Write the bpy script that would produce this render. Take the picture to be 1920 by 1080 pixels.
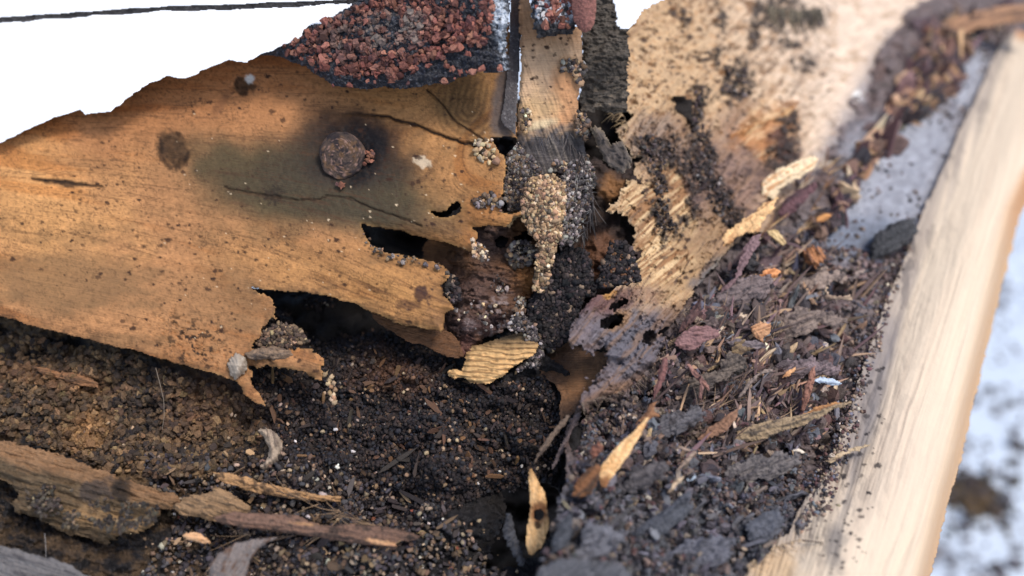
import bpy, math, random
import numpy as np
from mathutils import Matrix, Vector, Euler

for o in list(bpy.data.objects): bpy.data.objects.remove(o)
C = bpy.context.scene.collection
scene = bpy.context.scene
R = math.radians
random.seed(7); RNG = np.random.default_rng(11)

# ---------------------------------------------------------------- camera
PITCH = 25.0
FPX = 1867.0                                   # focal length in photo pixels
CAM_LOC = Vector((0.0, 0.0, 0.42))
CAM_ROT = Euler((R(90-PITCH), 0, 0)).to_matrix()
cd = bpy.data.cameras.new('camera'); cam = bpy.data.objects.new('camera', cd); C.objects.link(cam)
cam.location = CAM_LOC; cam.rotation_euler = (R(90-PITCH), 0, 0)
cd.sensor_width = 36; cd.lens = 36*FPX/1920
cd.clip_start = 0.005; cd.clip_end = 400
cd.dof.use_dof = True; cd.dof.focus_distance = 0.242
cd.dof.aperture_fstop = cd.lens/5.2            # aperture about 3.6 mm
scene.camera = cam

# ---------------------------------------------------------------- world, sun, exposure
SUN_EL, SUN_AZ = 56.0, 138.0                   # azimuth clockwise from +Y (north)
w = bpy.data.worlds.new('World'); scene.world = w; w.use_nodes = True
nt = w.node_tree; nt.nodes.clear()
sky = nt.nodes.new('ShaderNodeTexSky'); sky.sky_type = 'NISHITA'; sky.sun_disc = False
sky.sun_elevation = R(SUN_EL); sky.sun_rotation = R(SUN_AZ); sky.dust_density = 2.0; sky.air_density = 1.0
bg = nt.nodes.new('ShaderNodeBackground'); bg.inputs[1].default_value = 0.15
wo = nt.nodes.new('ShaderNodeOutputWorld')
nt.links.new(sky.outputs[0], bg.inputs[0]); nt.links.new(bg.outputs[0], wo.inputs[0])
sd = bpy.data.lights.new('sun', 'SUN'); sd.energy = 2.0; sd.angle = R(14); sd.color = (1.0, 0.95, 0.88)
sun = bpy.data.objects.new('sun', sd); C.objects.link(sun)
dv = Vector((math.sin(R(SUN_AZ))*math.cos(R(SUN_EL)), math.cos(R(SUN_AZ))*math.cos(R(SUN_EL)), math.sin(R(SUN_EL))))
sun.rotation_euler = dv.to_track_quat('Z', 'Y').to_euler()
scene.view_settings.view_transform = 'Standard'; scene.view_settings.look = 'None'
scene.view_settings.exposure = 0.4; scene.view_settings.gamma = 1
scene.render.engine = 'CYCLES'

# ---------------------------------------------------------------- numeric helpers
CR = np.array(CAM_ROT); CL = np.array(CAM_LOC)
def unproj(x, y, d):
    """photo pixel + distance along the lens axis in mm -> world metres"""
    x = np.asarray(x, float); y = np.asarray(y, float); d = np.asarray(d, float)*0.001
    v = np.stack([(x-960)/FPX*d, (540-y)/FPX*d, -d], -1)
    return v @ CR.T + CL

def h2(ix, iy, seed):
    n = (ix.astype(np.int64)*374761393 + iy.astype(np.int64)*668265263 + seed*1274126177) & 0xffffffff
    n = ((n ^ (n >> 13))*1274126177) & 0xffffffff
    n = (n ^ (n >> 16)) & 0xffffffff
    n = (n*2246822519) & 0xffffffff
    return ((n ^ (n >> 15)) & 0xffffff)/float(0xffffff)
def vn(x, y, seed=0):
    xi = np.floor(x); yi = np.floor(y); fx = x-xi; fy = y-yi
    fx = fx*fx*fx*(fx*(fx*6-15)+10); fy = fy*fy*fy*(fy*(fy*6-15)+10)
    a = h2(xi, yi, seed); b = h2(xi+1, yi, seed); c = h2(xi, yi+1, seed); d = h2(xi+1, yi+1, seed)
    return (a*(1-fx)+b*fx)*(1-fy)+(c*(1-fx)+d*fx)*fy          # 0..1
def fbm(x, y, o=4, seed=0, g=.5):
    t = 0; a = 1; s = 0
    for i in range(o):
        t = t + a*(vn(x, y, seed+i*17)-.5)*2; s += a; a *= g
        x, y = x*1.93*0.8-y*1.93*0.6+5.2, x*1.93*0.6+y*1.93*0.8+1.3
    return t/s*1.5                                             # about -1..1
def sfbm(x, y, o=4, seed=0, g=.5):                             # keeps its axes: for grain
    x = x+.9*vn(x*.8+9, y*.23, seed+5); y = y+1.1*vn(x*1.3, y*.37+4, seed+6)+.35*vn(x*4.1, y*1.1, seed+8)
    t = 0; a = 1; s = 0
    for i in range(o):
        t = t + a*(vn(x, y, seed+i*17)-.5)*2; s += a; a *= g
        x, y = x*2.03+3.1, y*2.03+7.7
    return t/s*1.5
def worley(x, y, seed=0):
    xi = np.floor(x); yi = np.floor(y); f1 = np.full(np.shape(x), 9.); cid = np.zeros(np.shape(x))
    for dx in (-1, 0, 1):
        for dy in (-1, 0, 1):
            px = xi+dx+h2(xi+dx, yi+dy, seed); py = yi+dy+h2(xi+dx, yi+dy, seed+5)
            d = (px-x)**2+(py-y)**2; m = d < f1
            f1 = np.where(m, d, f1); cid = np.where(m, h2(xi+dx, yi+dy, seed+9), cid)
    return np.sqrt(f1), cid
def sst(a, b, x):
    t = np.clip((x-a)/(b-a), 0, 1); return t*t*(3-2*t)
def rot(x, y, deg):
    c, s = math.cos(R(deg)), math.sin(R(deg)); return x*c+y*s, -x*s+y*c     # deg: grain direction, clockwise in picture
def blob(x, y, cx, cy, rx, ry, deg=0, soft=.5, warp=.35, seed=1, ws=None):
    ws = ws or max(rx, ry)*.6
    u, v = rot(x-cx, y-cy, deg)
    r = np.sqrt((u/rx)**2+(v/ry)**2) + warp*fbm(x/ws, y/ws, 4, seed, .6)
    return 1-sst(1-soft, 1+soft, r)
def inpoly(x, y, poly):
    poly = np.asarray(poly, float); ins = np.zeros(x.shape, bool)
    x1, y1 = poly[-1]
    for x2, y2 in poly:
        if y1 != y2:
            c = ((y2 > y) != (y1 > y)) & (x < (x1-x2)*(y-y2)/(y1-y2)+x2); ins ^= c
        x1, y1 = x2, y2
    return ins
def pdist(x, y, poly, closed=True):
    poly = np.asarray(poly, float); d = np.full(x.shape, 1e9)
    n = len(poly)
    for i in range(n if closed else n-1):
        a = poly[i]; b = poly[(i+1) % n]; e = b-a; L = max((e**2).sum(), 1e-9)
        t = np.clip(((x-a[0])*e[0]+(y-a[1])*e[1])/L, 0, 1)
        d = np.minimum(d, (x-a[0]-t*e[0])**2+(y-a[1]-t*e[1])**2)
    return np.sqrt(d)
def lin(c):
    c = np.asarray(c, float)/255.; return np.where(c < .04045, c/12.92, ((c+.055)/1.055)**2.4)
LK = 1.25
def col(r, g, b): return lin((r, g, b))/LK
def mix(a, b, m):
    m = np.asarray(m)[..., None]; return a*(1-m)+b*m
def plane(*p):
    A = np.array([[1, q[0], q[1]] for q in p], float); s = np.linalg.solve(A, np.array([1/q[2] for q in p]))
    return lambda x, y: 1/np.maximum(s[0]+s[1]*x+s[2]*y, 1/900.)

# distances of the main faces, mm along the lens axis
DL = plane((0, 300, 258), (950, 300, 243), (500, 700, 236))        # left board face
DR = plane((1100, 400, 243), (1700, 50, 392), (1200, 750, 229))    # right board face
DT = plane((1230, 750, 231), (1700, 50, 388), (1560, 1000, 222))   # gutter floor
def DC(x, y):                                                       # floor of the eaten-out cavity
    top = 268-0.012*x; bot = 226-0.004*x
    t = np.clip((y-560)/520., -.2, 1.1); return top+(bot-top)*t

# ---------------------------------------------------------------- object helpers
def tag(o, label=None, cat=None, group=None, kind=None):
    if label: o['label'] = label
    if cat: o['category'] = cat
    if group: o['group'] = group
    if kind: o['kind'] = kind
    return o
def make_mesh(name, co, faces_flat, sizes, colr, mat, parent=None, gr=None, smooth=True, loc=None):
    loc = co.mean(0) if loc is None else np.array(loc)
    me = bpy.data.meshes.new(name); n = len(co)
    me.vertices.add(n); me.vertices.foreach_set('co', (co-loc).astype(np.float32).ravel())
    me.loops.add(len(faces_flat)); me.loops.foreach_set('vertex_index', np.asarray(faces_flat, np.int32))
    me.polygons.add(len(sizes)); sizes = np.asarray(sizes, np.int32)
    st = np.concatenate([[0], np.cumsum(sizes)[:-1]]).astype(np.int32)
    me.polygons.foreach_set('loop_start', st); me.polygons.foreach_set('loop_total', sizes)
    me.polygons.foreach_set('use_smooth', np.full(len(sizes), smooth))
    if colr is not None:
        a = me.attributes.new('tint', 'FLOAT_COLOR', 'POINT')
        cc = np.ones((n, 4), np.float32); cc[:, :3] = np.clip(colr, .002, .9); a.data.foreach_set('color', cc.ravel())
    if gr is not None:
        a = me.attributes.new('grain', 'FLOAT_VECTOR', 'POINT')
        g3 = np.zeros((n, 3), np.float32); g3[:, :2] = gr; a.data.foreach_set('vector', g3.ravel())
    me.update(calc_edges=True); me.validate()
    if mat: me.materials.append(mat)
    o = bpy.data.objects.new(name, me); C.objects.link(o); o.location = Vector(loc)
    if parent is not None:
        o.parent = parent; o.location = Vector(loc)-parent.location
    return o
def thing(name, loc, label, cat, group=None):
    o = bpy.data.objects.new(name, None); C.objects.link(o); o.location = Vector(loc); o.empty_display_size = .01
    return tag(o, label, cat, group)

def sheet(name, poly, depth, colour, mat, disp=None, holes=(), step=2.2, thick=3., jag=3., jscale=14., gdeg=0,
          edge=None, parent=None, seed=3, smooth=True, back_round=0, side_col=None):
    """a slab of wood, felt or dirt: outline in photo pixels laid on a surface at its own distance, with real
    relief and thickness in mm, ragged edges"""
    P = np.array(poly, float); x0, y0 = P.min(0)-jag*2-2; x1, y1 = P.max(0)+jag*2+2
    xs = np.arange(x0, x1, step); ys = np.arange(y0, y1, step)
    X, Y = np.meshgrid(xs, ys)
    u, v = rot(X, Y, gdeg)
    jx = jag*(fbm(u/jscale/2., v/jscale, 4, seed+40, .65)); jy = jag*(fbm(u/jscale/2., v/jscale, 4, seed+80, .65))
    ju = jag*1.6*(vn(u/60, v/3.2, seed+99)-.5)
    c, s = math.cos(R(gdeg)), math.sin(R(gdeg))
    Xj = X+jx+ju*c; Yj = Y+jy+ju*s
    M = inpoly(Xj, Yj, P)
    for h in holes: M &= ~inpoly(Xj, Yj, h)
    E = pdist(Xj, Yj, P)
    for h in holes: E = np.minimum(E, pdist(Xj, Yj, h))
    q = M[:-1, :-1] & M[1:, :-1] & M[:-1, 1:] & M[1:, 1:]
    idx = np.arange(X.size).reshape(X.shape)
    F = np.stack([idx[:-1, :-1][q], idx[1:, :-1][q], idx[1:, 1:][q], idx[:-1, 1:][q]], -1)   # CCW seen from the camera
    used = np.zeros(X.size, bool); used[F.ravel()] = True
    remap = np.cumsum(used)-1; F = remap[F]
    x = X.ravel()[used]; y = Y.ravel()[used]; e = E.ravel()[used]
    d = depth(x, y)
    if disp is not None: d = d-disp(x, y, e)
    if edge: d = d+edge*np.exp(-e/ (4.+abs(edge)*2))
    n = len(x)
    ed = np.concatenate([F[:, [0, 1]], F[:, [1, 2]], F[:, [2, 3]], F[:, [3, 0]]])
    key = np.minimum(ed[:, 0], ed[:, 1]).astype(np.int64)*n+np.maximum(ed[:, 0], ed[:, 1])
    uq, inv, cnt = np.unique(key, return_inverse=True, return_counts=True)
    be = ed[cnt[inv] == 1]
    front = unproj(x, y, d)
    th = thick*(1+.25*fbm(x/30, y/30, 2, seed+7))
    if back_round: th = np.maximum(th*np.clip(e/back_round, 0.12, 1)**.6, .15)
    bx, by = x, y
    back = unproj(x, y, depth(x, y)+th if back_round == 0 else np.maximum(d+.15, depth(x, y)+th))
    cf = colour(x, y, e); 
    cb = cf*.9 if side_col is None else np.broadcast_to(side_col, cf.shape)
    co = np.concatenate([front, back]); cc = np.concatenate([cf, cb])
    sideq = np.stack([be[:, 1], be[:, 0], be[:, 0]+n, be[:, 1]+n], -1)
    Fa = np.concatenate([F, F[:, ::-1]+n, sideq])
    uu, vv = rot(x*.128, y*.128, gdeg)
    g = np.stack([uu, vv], -1); g = np.concatenate([g, g])
    return make_mesh(name, co, Fa.ravel(), np.full(len(Fa), 4), cc, mat, parent, g, smooth)

# ---------------------------------------------------------------- materials
def mat(name, rough=.75, spec=.35, bump=.35, grain=6., across=.35, fine=3., amt=.25, bdist=.0004, sheen=0, sparkle=0):
    m = bpy.data.materials.new(name); m.use_nodes = True; t = m.node_tree; N = t.nodes; Lk = t.links
    b = N['Principled BSDF']
    at = N.new('ShaderNodeAttribute'); at.attribute_name = 'tint'
    ga = N.new('ShaderNodeAttribute'); ga.attribute_name = 'grain'
    mp = N.new('ShaderNodeMapping'); mp.inputs['Scale'].default_value = (1/grain, 1/across, 1)
    Lk.new(ga.outputs['Vector'], mp.inputs[0])
    n1 = N.new('ShaderNodeTexNoise'); n1.inputs['Scale'].default_value = 1; n1.inputs['Detail'].default_value = 4
    Lk.new(mp.outputs[0], n1.inputs[0])
    tc = N.new('ShaderNodeTexCoord')
    n2 = N.new('ShaderNodeTexNoise'); n2.inputs['Scale'].default_value = 1000/fine; n2.inputs['Detail'].default_value = 6
    n2.inputs['Roughness'].default_value = .65
    Lk.new(tc.outputs['Object'], n2.inputs[0])
    ad = N.new('ShaderNodeMath'); ad.operation = 'ADD'; Lk.new(n1.outputs[0], ad.inputs[0]); Lk.new(n2.outputs[0], ad.inputs[1])
    mr = N.new('ShaderNodeMapRange'); mr.inputs[1].default_value = .6; mr.inputs[2].default_value = 1.4
    mr.inputs[3].default_value = 1-amt; mr.inputs[4].default_value = 1+amt
    Lk.new(ad.outputs[0], mr.inputs[0])
    mx = N.new('ShaderNodeVectorMath'); mx.operation = 'SCALE'; Lk.new(at.outputs['Color'], mx.inputs[0]); Lk.new(mr.outputs[0], mx.inputs['Scale'])
    Lk.new(mx.outputs[0], b.inputs['Base Color'])
    bp = N.new('ShaderNodeBump'); bp.inputs['Strength'].default_value = bump; bp.inputs['Distance'].default_value = bdist
    Lk.new(ad.outputs[0], bp.inputs['Height']); Lk.new(bp.outputs[0], b.inputs['Normal'])
    rr = N.new('ShaderNodeMapRange'); rr.inputs[1].default_value = .3; rr.inputs[2].default_value = .7
    rr.inputs[3].default_value = max(rough-.2, .15); rr.inputs[4].default_value = min(rough+.15, 1)
    Lk.new(n2.outputs[0], rr.inputs[0]); Lk.new(rr.outputs[0], b.inputs['Roughness'])
    b.inputs['Specular IOR Level'].default_value = spec
    return m
M_WOOD = mat('board wood', .7, .2, .5, 8., .22, 1.2, .16, .00035)
M_PALE = mat('dry pale wood', .8, .25, .6, 5., .3, 1.0, .18, .0005)
M_ROT = mat('rotten wood', .7, .35, .8, 4., .3, .9, .32, .0006)
M_DIRT = mat('packed frass dirt', .7, .4, 1., 2., 1.5, .7, .4, .0007)
M_FELT = mat('bitumen felt', .42, .6, 1., 1., .8, .35, .4, .0005)
M_STONE = mat('shingle granule', .75, .3, .8, 1., 1., .5, .22, .0003)
M_PAINT = mat('white paint', .55, .4, .25, 8., 2., 2., .05, .0003)
M_PELLET = mat('termite pellets', .8, .22, .5, 1., 1., .35, .2, .0002)
M_RUST = mat('rusty steel', .75, .4, 1., 1., 1., .5, .45, .0006)
M_GROUND = mat('ground paint', .6, .3, .3, 8., 8., 4., .06, .0006)
M_FIBRE = mat('wood fibre', .8, .3, .5, 3., .15, .8, .25, .0003)

# ---------------------------------------------------------------- grains, chips, fibres
_t = (1+5**.5)/2
ICO_V = np.array([(-1, _t, 0), (1, _t, 0), (-1, -_t, 0), (1, -_t, 0), (0, -1, _t), (0, 1, _t), (0, -1, -_t), (0, 1, -_t),
                  (_t, 0, -1), (_t, 0, 1), (-_t, 0, -1), (-_t, 0, 1)], float); ICO_V /= np.linalg.norm(ICO_V[0])
ICO_F = np.array([(0, 11, 5), (0, 5, 1), (0, 1, 7), (0, 7, 10), (0, 10, 11), (1, 5, 9), (5, 11, 4), (11, 10, 2), (10, 7, 6), (7, 1, 8),
                  (3, 9, 4), (3, 4, 2), (3, 2, 6), (3, 6, 8), (3, 8, 9), (4, 9, 5), (2, 4, 11), (6, 2, 10), (8, 6, 7), (9, 8, 1)])
def _subdiv(V, F):
    V = list(map(tuple, V)); cache = {}; out = []
    def mid(a, b):
        k = (min(a, b), max(a, b))
        if k not in cache:
            m = (np.array(V[a])+np.array(V[b])); m /= np.linalg.norm(m); V.append(tuple(m)); cache[k] = len(V)-1
        return cache[k]
    for a, b, c in F:
        x, y, z = mid(a, b), mid(b, c), mid(c, a); out += [(a, x, z), (b, y, x), (c, z, y), (x, y, z)]
    return np.array(V), np.array(out)
ICO2_V, ICO2_F = _subdiv(ICO_V, ICO_F)
def rand_rot(n):
    q = RNG.normal(size=(n, 4)); q /= np.linalg.norm(q, axis=1)[:, None]; w_, x, y, z = q.T
    return np.stack([1-2*(y*y+z*z), 2*(x*y-z*w_), 2*(x*z+y*w_), 2*(x*y+z*w_), 1-2*(x*x+z*z), 2*(y*z-x*w_),
                     2*(x*z-y*w_), 2*(y*z+x*w_), 1-2*(x*x+y*y)], -1).reshape(n, 3, 3)
def lumps(name, pos, rad, cols, mat_, fine=True, angular=False, elong=1.35, parent=None):
    """rad in mm, pos in world metres"""
    n = len(pos); V, F = (ICO2_V, ICO2_F) if fine else (ICO_V, ICO_F); k = len(V)
    sc = np.ones((n, 1, 3)); sc[:, 0, 2] = elong*(.85+.3*RNG.random(n)); sc[:, 0, 0] = .85+.25*RNG.random(n)
    Vn = np.repeat(V[None], n, 0)
    jit = .28 if angular else .2
    Vn = Vn*(1+RNG.normal(size=(n, k, 1))*jit)*sc
    if angular:                                       # slice flat facets
        for _ in range(4):
            nv = RNG.normal(size=(n, 1, 3)); nv /= np.linalg.norm(nv, axis=2)[..., None]
            dd = (Vn*nv).sum(2, keepdims=True); cut = .55+.25*RNG.random((n, 1, 1))
            Vn = Vn-nv*np.maximum(dd-cut, 0)
    Rm = rand_rot(n)
    W = np.einsum('nij,nkj->nki', Rm, Vn)*(np.asarray(rad)*.001)[:, None, None]+pos[:, None, :]
    Fa = (F[None]+(np.arange(n)*k)[:, None, None]).reshape(-1, 3)
    cc = np.repeat(cols, k, 0)
    co = W.reshape(-1, 3)
    return make_mesh(name, co, Fa.ravel(), np.full(len(Fa), 3), cc, mat_, parent, None, not angular)
def scatter(poly, n, jit=4, dens=None):
    P = np.array(poly, float); a = P.min(0); b = P.max(0); xs = []; ys = []; got = 0
    for _ in range(60):
        x = RNG.uniform(a[0], b[0], n*2); y = RNG.uniform(a[1], b[1], n*2)
        m = inpoly(x+jit*fbm(x/12, y/12, 3, 5), y+jit*fbm(x/12, y/12, 3, 6), P)
        if dens is not None: m &= RNG.random(len(x)) < dens(x, y)
        xs.append(x[m]); ys.append(y[m]); got += m.sum()
        if got >= n: break
    return np.concatenate(xs)[:n], np.concatenate(ys)[:n]
def palette(n, cols, wts, var=.25):
    cols = np.array(cols); i = RNG.choice(len(cols), n, p=np.array(wts)/sum(wts))
    return np.clip(cols[i]*(1+RNG.normal(size=(n, 1))*var)*(1+RNG.normal(size=(n, 3))*.04), .003, .85)
def pile(name, poly, n, depth, rmm, cols, wts, mat_=None, up=1.2, layers=2.0, dens=None, fine=False, angular=False, elong=1.4,
         colmod=None, jit=4, rvar=.22, parent=None):
    x, y = scatter(poly, int(n*(1.5 if mat_ is None else 1)), jit, dens); n = len(x)
    rmm = rmm*(.76 if mat_ is None else 1)
    r = rmm*np.clip(1+RNG.normal(size=n)*rvar, .5, 2)
    h = up*r+layers*rmm*RNG.random(n)*(.5+.5*fbm(x/18, y/18, 3, 77))
    d = depth(x, y)-h
    c = palette(n, cols, wts)
    if colmod is not None: c = colmod(x, y, c)
    return lumps(name, unproj(x, y, d), r, c, mat_ or M_PELLET, fine, angular, elong, parent)
def roughen(poly, i0, i1, amp, seed=1, levels=4):
    """fractal zigzag on the edges i0..i1 of an outline"""
    r = np.random.default_rng(seed); seg = [np.array(p, float) for p in poly[i0:i1+1]]; a = amp
    for _ in range(levels):
        out = [seg[0]]
        for p, q in zip(seg[:-1], seg[1:]):
            e = q-p; L = np.hypot(*e)
            if L > 5:
                nrm = np.array([-e[1], e[0]])/L; out.append((p+q)/2+nrm*r.normal()*min(a, L*.3)+e*r.normal()*.12)
            out.append(q)
        seg = out; a *= .62
    return list(poly[:i0])+[tuple(p) for p in seg]+list(poly[i1+1:])
def flakes(name, x, y, d, size, asp, ang, cols, mat_, th=.5, tilt=.35, bend=.25, nv=18):
    """irregular torn bark flakes, each a thin warped slab with a jagged rim; size in mm"""
    n = len(x); a = np.linspace(0, 2*np.pi, nv, endpoint=False)
    r1 = (1+.22*RNG.normal(size=(n, nv))); r1 = (r1+np.roll(r1, 1, 1)*.5)/1.5; r1 = np.clip(r1, .45, 1.5)
    rings = [(0.0, 1), (.35, nv), (.7, nv), (1.0, nv)]
    pts = [np.zeros((n, 1, 3))]
    for f in (.35, .7, 1.):
        rr_ = r1**f*f; P_ = np.stack([np.cos(a)*rr_*size[:, None], np.sin(a)*rr_*size[:, None]*asp[:, None], 0*rr_], -1); pts.append(P_)
    T = np.concatenate(pts, 1); k = T.shape[1]
    bx = RNG.normal(size=(n, 1))*bend; by = RNG.normal(size=(n, 1))*bend
    T[..., 2] = bx*T[..., 0]**2/size[:, None]+by*T[..., 1]**2/(size*asp)[:, None]+RNG.normal(size=(n, k))*.06*size[:, None]
    B = T.copy(); B[..., 2] -= th; L = np.concatenate([T, B], 1)
    def rm(ax, t):
        c, s = np.cos(t), np.sin(t); o = np.zeros((n, 3, 3)); i, j = [(1, 2), (2, 0), (0, 1)][ax]
        o[:, ax, ax] = 1; o[:, i, i] = c; o[:, j, j] = c; o[:, i, j] = -s; o[:, j, i] = s; return o
    Rm = rm(2, ang) @ rm(1, RNG.normal(size=n)*tilt) @ rm(0, RNG.normal(size=n)*tilt)
    W = (np.einsum('nij,nkj->nki', Rm, L)*.001) @ CR.T + unproj(x, y, d)[:, None, :]
    tri = [(0, 1+j, 1+(j+1) % nv) for j in range(nv)]; qd = []
    for q in range(2):
        b0 = 1+q*nv; b1 = b0+nv; qd += [(b0+j, b1+j, b1+(j+1) % nv, b0+(j+1) % nv) for j in range(nv)]
    tri2 = [(t[0]+k, t[2]+k, t[1]+k) for t in tri]; qd2 = [tuple(v+k for v in q[::-1]) for q in qd]
    b0 = 1+2*nv; side = [(b0+j, b0+j+k, b0+(j+1) % nv+k, b0+(j+1) % nv) for j in range(nv)]
    T3 = np.array(tri+tri2); Q4 = np.array(qd+qd2+side); off = (np.arange(n)*2*k)[:, None, None]
    f3 = (T3[None]+off).reshape(-1, 3); f4 = (Q4[None]+off).reshape(-1, 4)
    cc = np.repeat(cols[:, None, :], 2*k, 1)*(1+.22*RNG.normal(size=(n, 2*k, 1)))
    return make_mesh(name, W.reshape(-1, 3), np.concatenate([f3.ravel(), f4.ravel()]), np.concatenate([np.full(len(f3), 3), np.full(len(f4), 4)]), cc.reshape(-1, 3), mat_, None, None, True)
def strands(name, segs, mat_, parent=None, k=5):
    """segs: list of (points world Nx3, radii mm N, colour)"""
    co = []; fc = []; cc = []; base = 0
    for pts, rad, c in segs:
        pts = np.asarray(pts); n = len(pts)
        tan = np.gradient(pts, axis=0); tan /= np.linalg.norm(tan, axis=1)[:, None]+1e-12
        up = np.array([.3, .8, .52]); s = np.cross(tan, up); s /= np.linalg.norm(s, axis=1)[:, None]+1e-12; t = np.cross(tan, s)
        for i in range(n):
            for j in range(k):
                a = 2*math.pi*j/k; co.append(pts[i]+(s[i]*math.cos(a)+t[i]*math.sin(a)*.55)*rad[i]*.001); cc.append(c)
        for i in range(n-1):
            for j in range(k):
                a = base+i*k+j; b = base+i*k+(j+1) % k; fc.append((a, b, b+k, a+k))
        base += n*k
    fc = np.array(fc)
    return make_mesh(name, np.array(co), fc.ravel(), np.full(len(fc), 4), np.array(cc), mat_, parent)
def chips(name, x, y, d, ln, wd, ang, cols, mat_, th=.35, tilt=.5, parent=None):
    """many small splinters: six-sided ragged slivers with thickness; sizes in mm"""
    n = len(x); tmpl = np.array([(-.5, -.15), (-.3, -.5), (.25, -.42), (.5, .02), (.2, .48), (-.32, .4)])
    T = np.repeat(tmpl[None], n, 0)*(1+RNG.normal(size=(n, 6, 1))*.22)
    L = np.zeros((n, 12, 3)); bend = RNG.normal(size=(n, 1))*.18
    L[:, :6, 0] = T[:, :, 0]*ln[:, None]; L[:, :6, 1] = T[:, :, 1]*wd[:, None]
    L[:, :6, 2] = bend*(T[:, :, 0]**2)*4*ln[:, None]*.5
    L[:, 6:] = L[:, :6]; thn = th*(.6+.8*RNG.random(n)); L[:, 6:, 2] -= thn[:, None]
    a = np.asarray(ang)                                  # in-picture angle, y up
    rx = RNG.normal(size=n)*tilt; ry = RNG.normal(size=n)*tilt
    def rm(ax, t):
        c, s = np.cos(t), np.sin(t); o = np.zeros((n, 3, 3)); i, j = [(1, 2), (2, 0), (0, 1)][ax]
        o[:, ax, ax] = 1; o[:, i, i] = c; o[:, j, j] = c; o[:, i, j] = -s; o[:, j, i] = s; return o
    Rm = rm(2, a) @ rm(1, ry) @ rm(0, rx)
    Wc = np.einsum('nij,nkj->nki', Rm, L)*.001
    W = Wc @ CR.T + unproj(x, y, d)[:, None, :]
    top = [0, 1, 2, 3, 4, 5]; bot = [11, 10, 9, 8, 7, 6]
    ft = (np.array([top, bot])[None]+(np.arange(n)*12)[:, None, None]).reshape(-1, 6)
    sd_ = np.array([(i, i+6, (i+1) % 6+6, (i+1) % 6) for i in range(6)])
    fs = (sd_[None]+(np.arange(n)*12)[:, None, None]).reshape(-1, 4)
    flat = np.concatenate([ft.ravel(), fs.ravel()]); sz = np.concatenate([np.full(len(ft), 6), np.full(len(fs), 4)])
    return make_mesh(name, W.reshape(-1, 3), flat, sz, np.repeat(cols, 12, 0), mat_, parent, None, False)
# ================================================================ SETTING
# ground: one big sheet far below, white painted and dusted with dirt, reaching the horizon
def ground():
    # fine patch near what the camera sees, coarse beyond; one mesh
    xs = np.concatenate([[-60, -20, -5, -2], np.arange(-.9, 1.6, .0075), [2.5, 6, 20, 60]])
    ys = np.concatenate([[-60, -20, -5, -1], np.arange(.1, 1.9, .006), [3, 6, 20, 60, 200]])
    X, Y = np.meshgrid(xs, ys); x = X.ravel(); y = Y.ravel()
    z = .0012*fbm(x*20, y*20, 3, 4)
    base = np.broadcast_to(lin((206, 216, 228)), (len(x), 3))
    # dirt drifts measured in metres on the ground itself
    m = sst(.2, .45, fbm(x*70, y*34, 5, 31, .7)+.35*fbm(x*10, y*6, 3, 3)-.08)
    m = m*.75
    c = mix(base, np.broadcast_to(lin((96, 92, 96)), base.shape), m)
    m2 = sst(.35, .6, fbm(x*34+9, y*34, 4, 61, .6)); c = mix(c, np.broadcast_to(lin((92, 74, 58)), base.shape), m2*.8)
    idx = np.arange(X.size).reshape(X.shape)
    F = np.stack([idx[:-1, :-1], idx[:-1, 1:], idx[1:, 1:], idx[1:, :-1]], -1).reshape(-1, 4)
    o = make_mesh('ground', np.stack([x, y, z-.0], -1), F.ravel(), np.full(len(F), 4), c*.95, M_GROUND, None, np.stack([x*1000, y*1000], -1), True, (0, 0, 0))
    return tag(o, 'white painted ground dusted with loose dark dirt', 'ground', kind='structure')
ground()

# ================================================================ LEFT BOARD
HO_SLIT = [(678, 421), (700, 425), (722, 431), (750, 433), (775, 442), (800, 448), (835, 456), (870, 468), (905, 480), (960, 470),
           (1020, 500), (1020, 560), (860, 560), (835, 545), (828, 536), (843, 520), (846, 508), (830, 498), (810, 488), (783, 483), (755, 478), (725, 473), (702, 462), (686, 444)]
HO_SMALL = [(806, 395), (822, 399), (838, 396), (845, 384), (856, 378), (864, 384), (863, 396), (852, 403), (835, 407), (815, 402)]
L_POLY0 = [(-360, 80), (955, 40), (972, 150), (969, 262), (948, 256), (922, 258), (933, 280), (948, 294), (950, 312), (944, 350), (942, 385),
          (936, 396), (958, 400), (990, 392), (992, 402), (965, 408), (950, 426), (918, 424), (884, 427), (898, 440), (893, 452), (914, 466), (919, 486),
          (903, 484), (960, 510), (900, 560),
          (832, 542), (833, 556), (850, 572), (856, 580), (836, 588), (835, 606), (829, 625), (805, 618), (775, 612), (742, 607), (704, 588),
          (662, 570), (612, 556), (562, 549), (508, 545), (470, 539), (490, 550), (512, 566), (517, 584), (529, 597), (516, 602), (503, 607), (492, 626), (478, 640), (474, 652),
          (505, 668), (530, 660), (552, 653), (588, 655), (606, 668), (601, 688), (604, 714), (578, 702), (540, 693), (500, 686), (468, 685),
          (476, 704), (486, 735), (503, 764), (478, 757), (456, 740), (444, 718), (405, 702), (360, 690), (302, 674), (250, 658), (200, 648),
          (160, 636), (100, 622), (60, 612), (0, 592), (-60, 580), (-360, 530)]
_i = L_POLY0.index((470, 539)); L_POLY = roughen(L_POLY0, _i+1, _i+22, 4.0, 5, 3)
def L_ang(x, y): return 2+13*sst(200, 620, y)-8*sst(750, 950, x)*(1-sst(250, 420, y))
def L_uv(x, y):
    a = np.radians(L_ang(x, y)); return x*np.cos(a)+y*np.sin(a), -x*np.sin(a)+y*np.cos(a)
SPK = RNG.random((420, 4))
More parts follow.
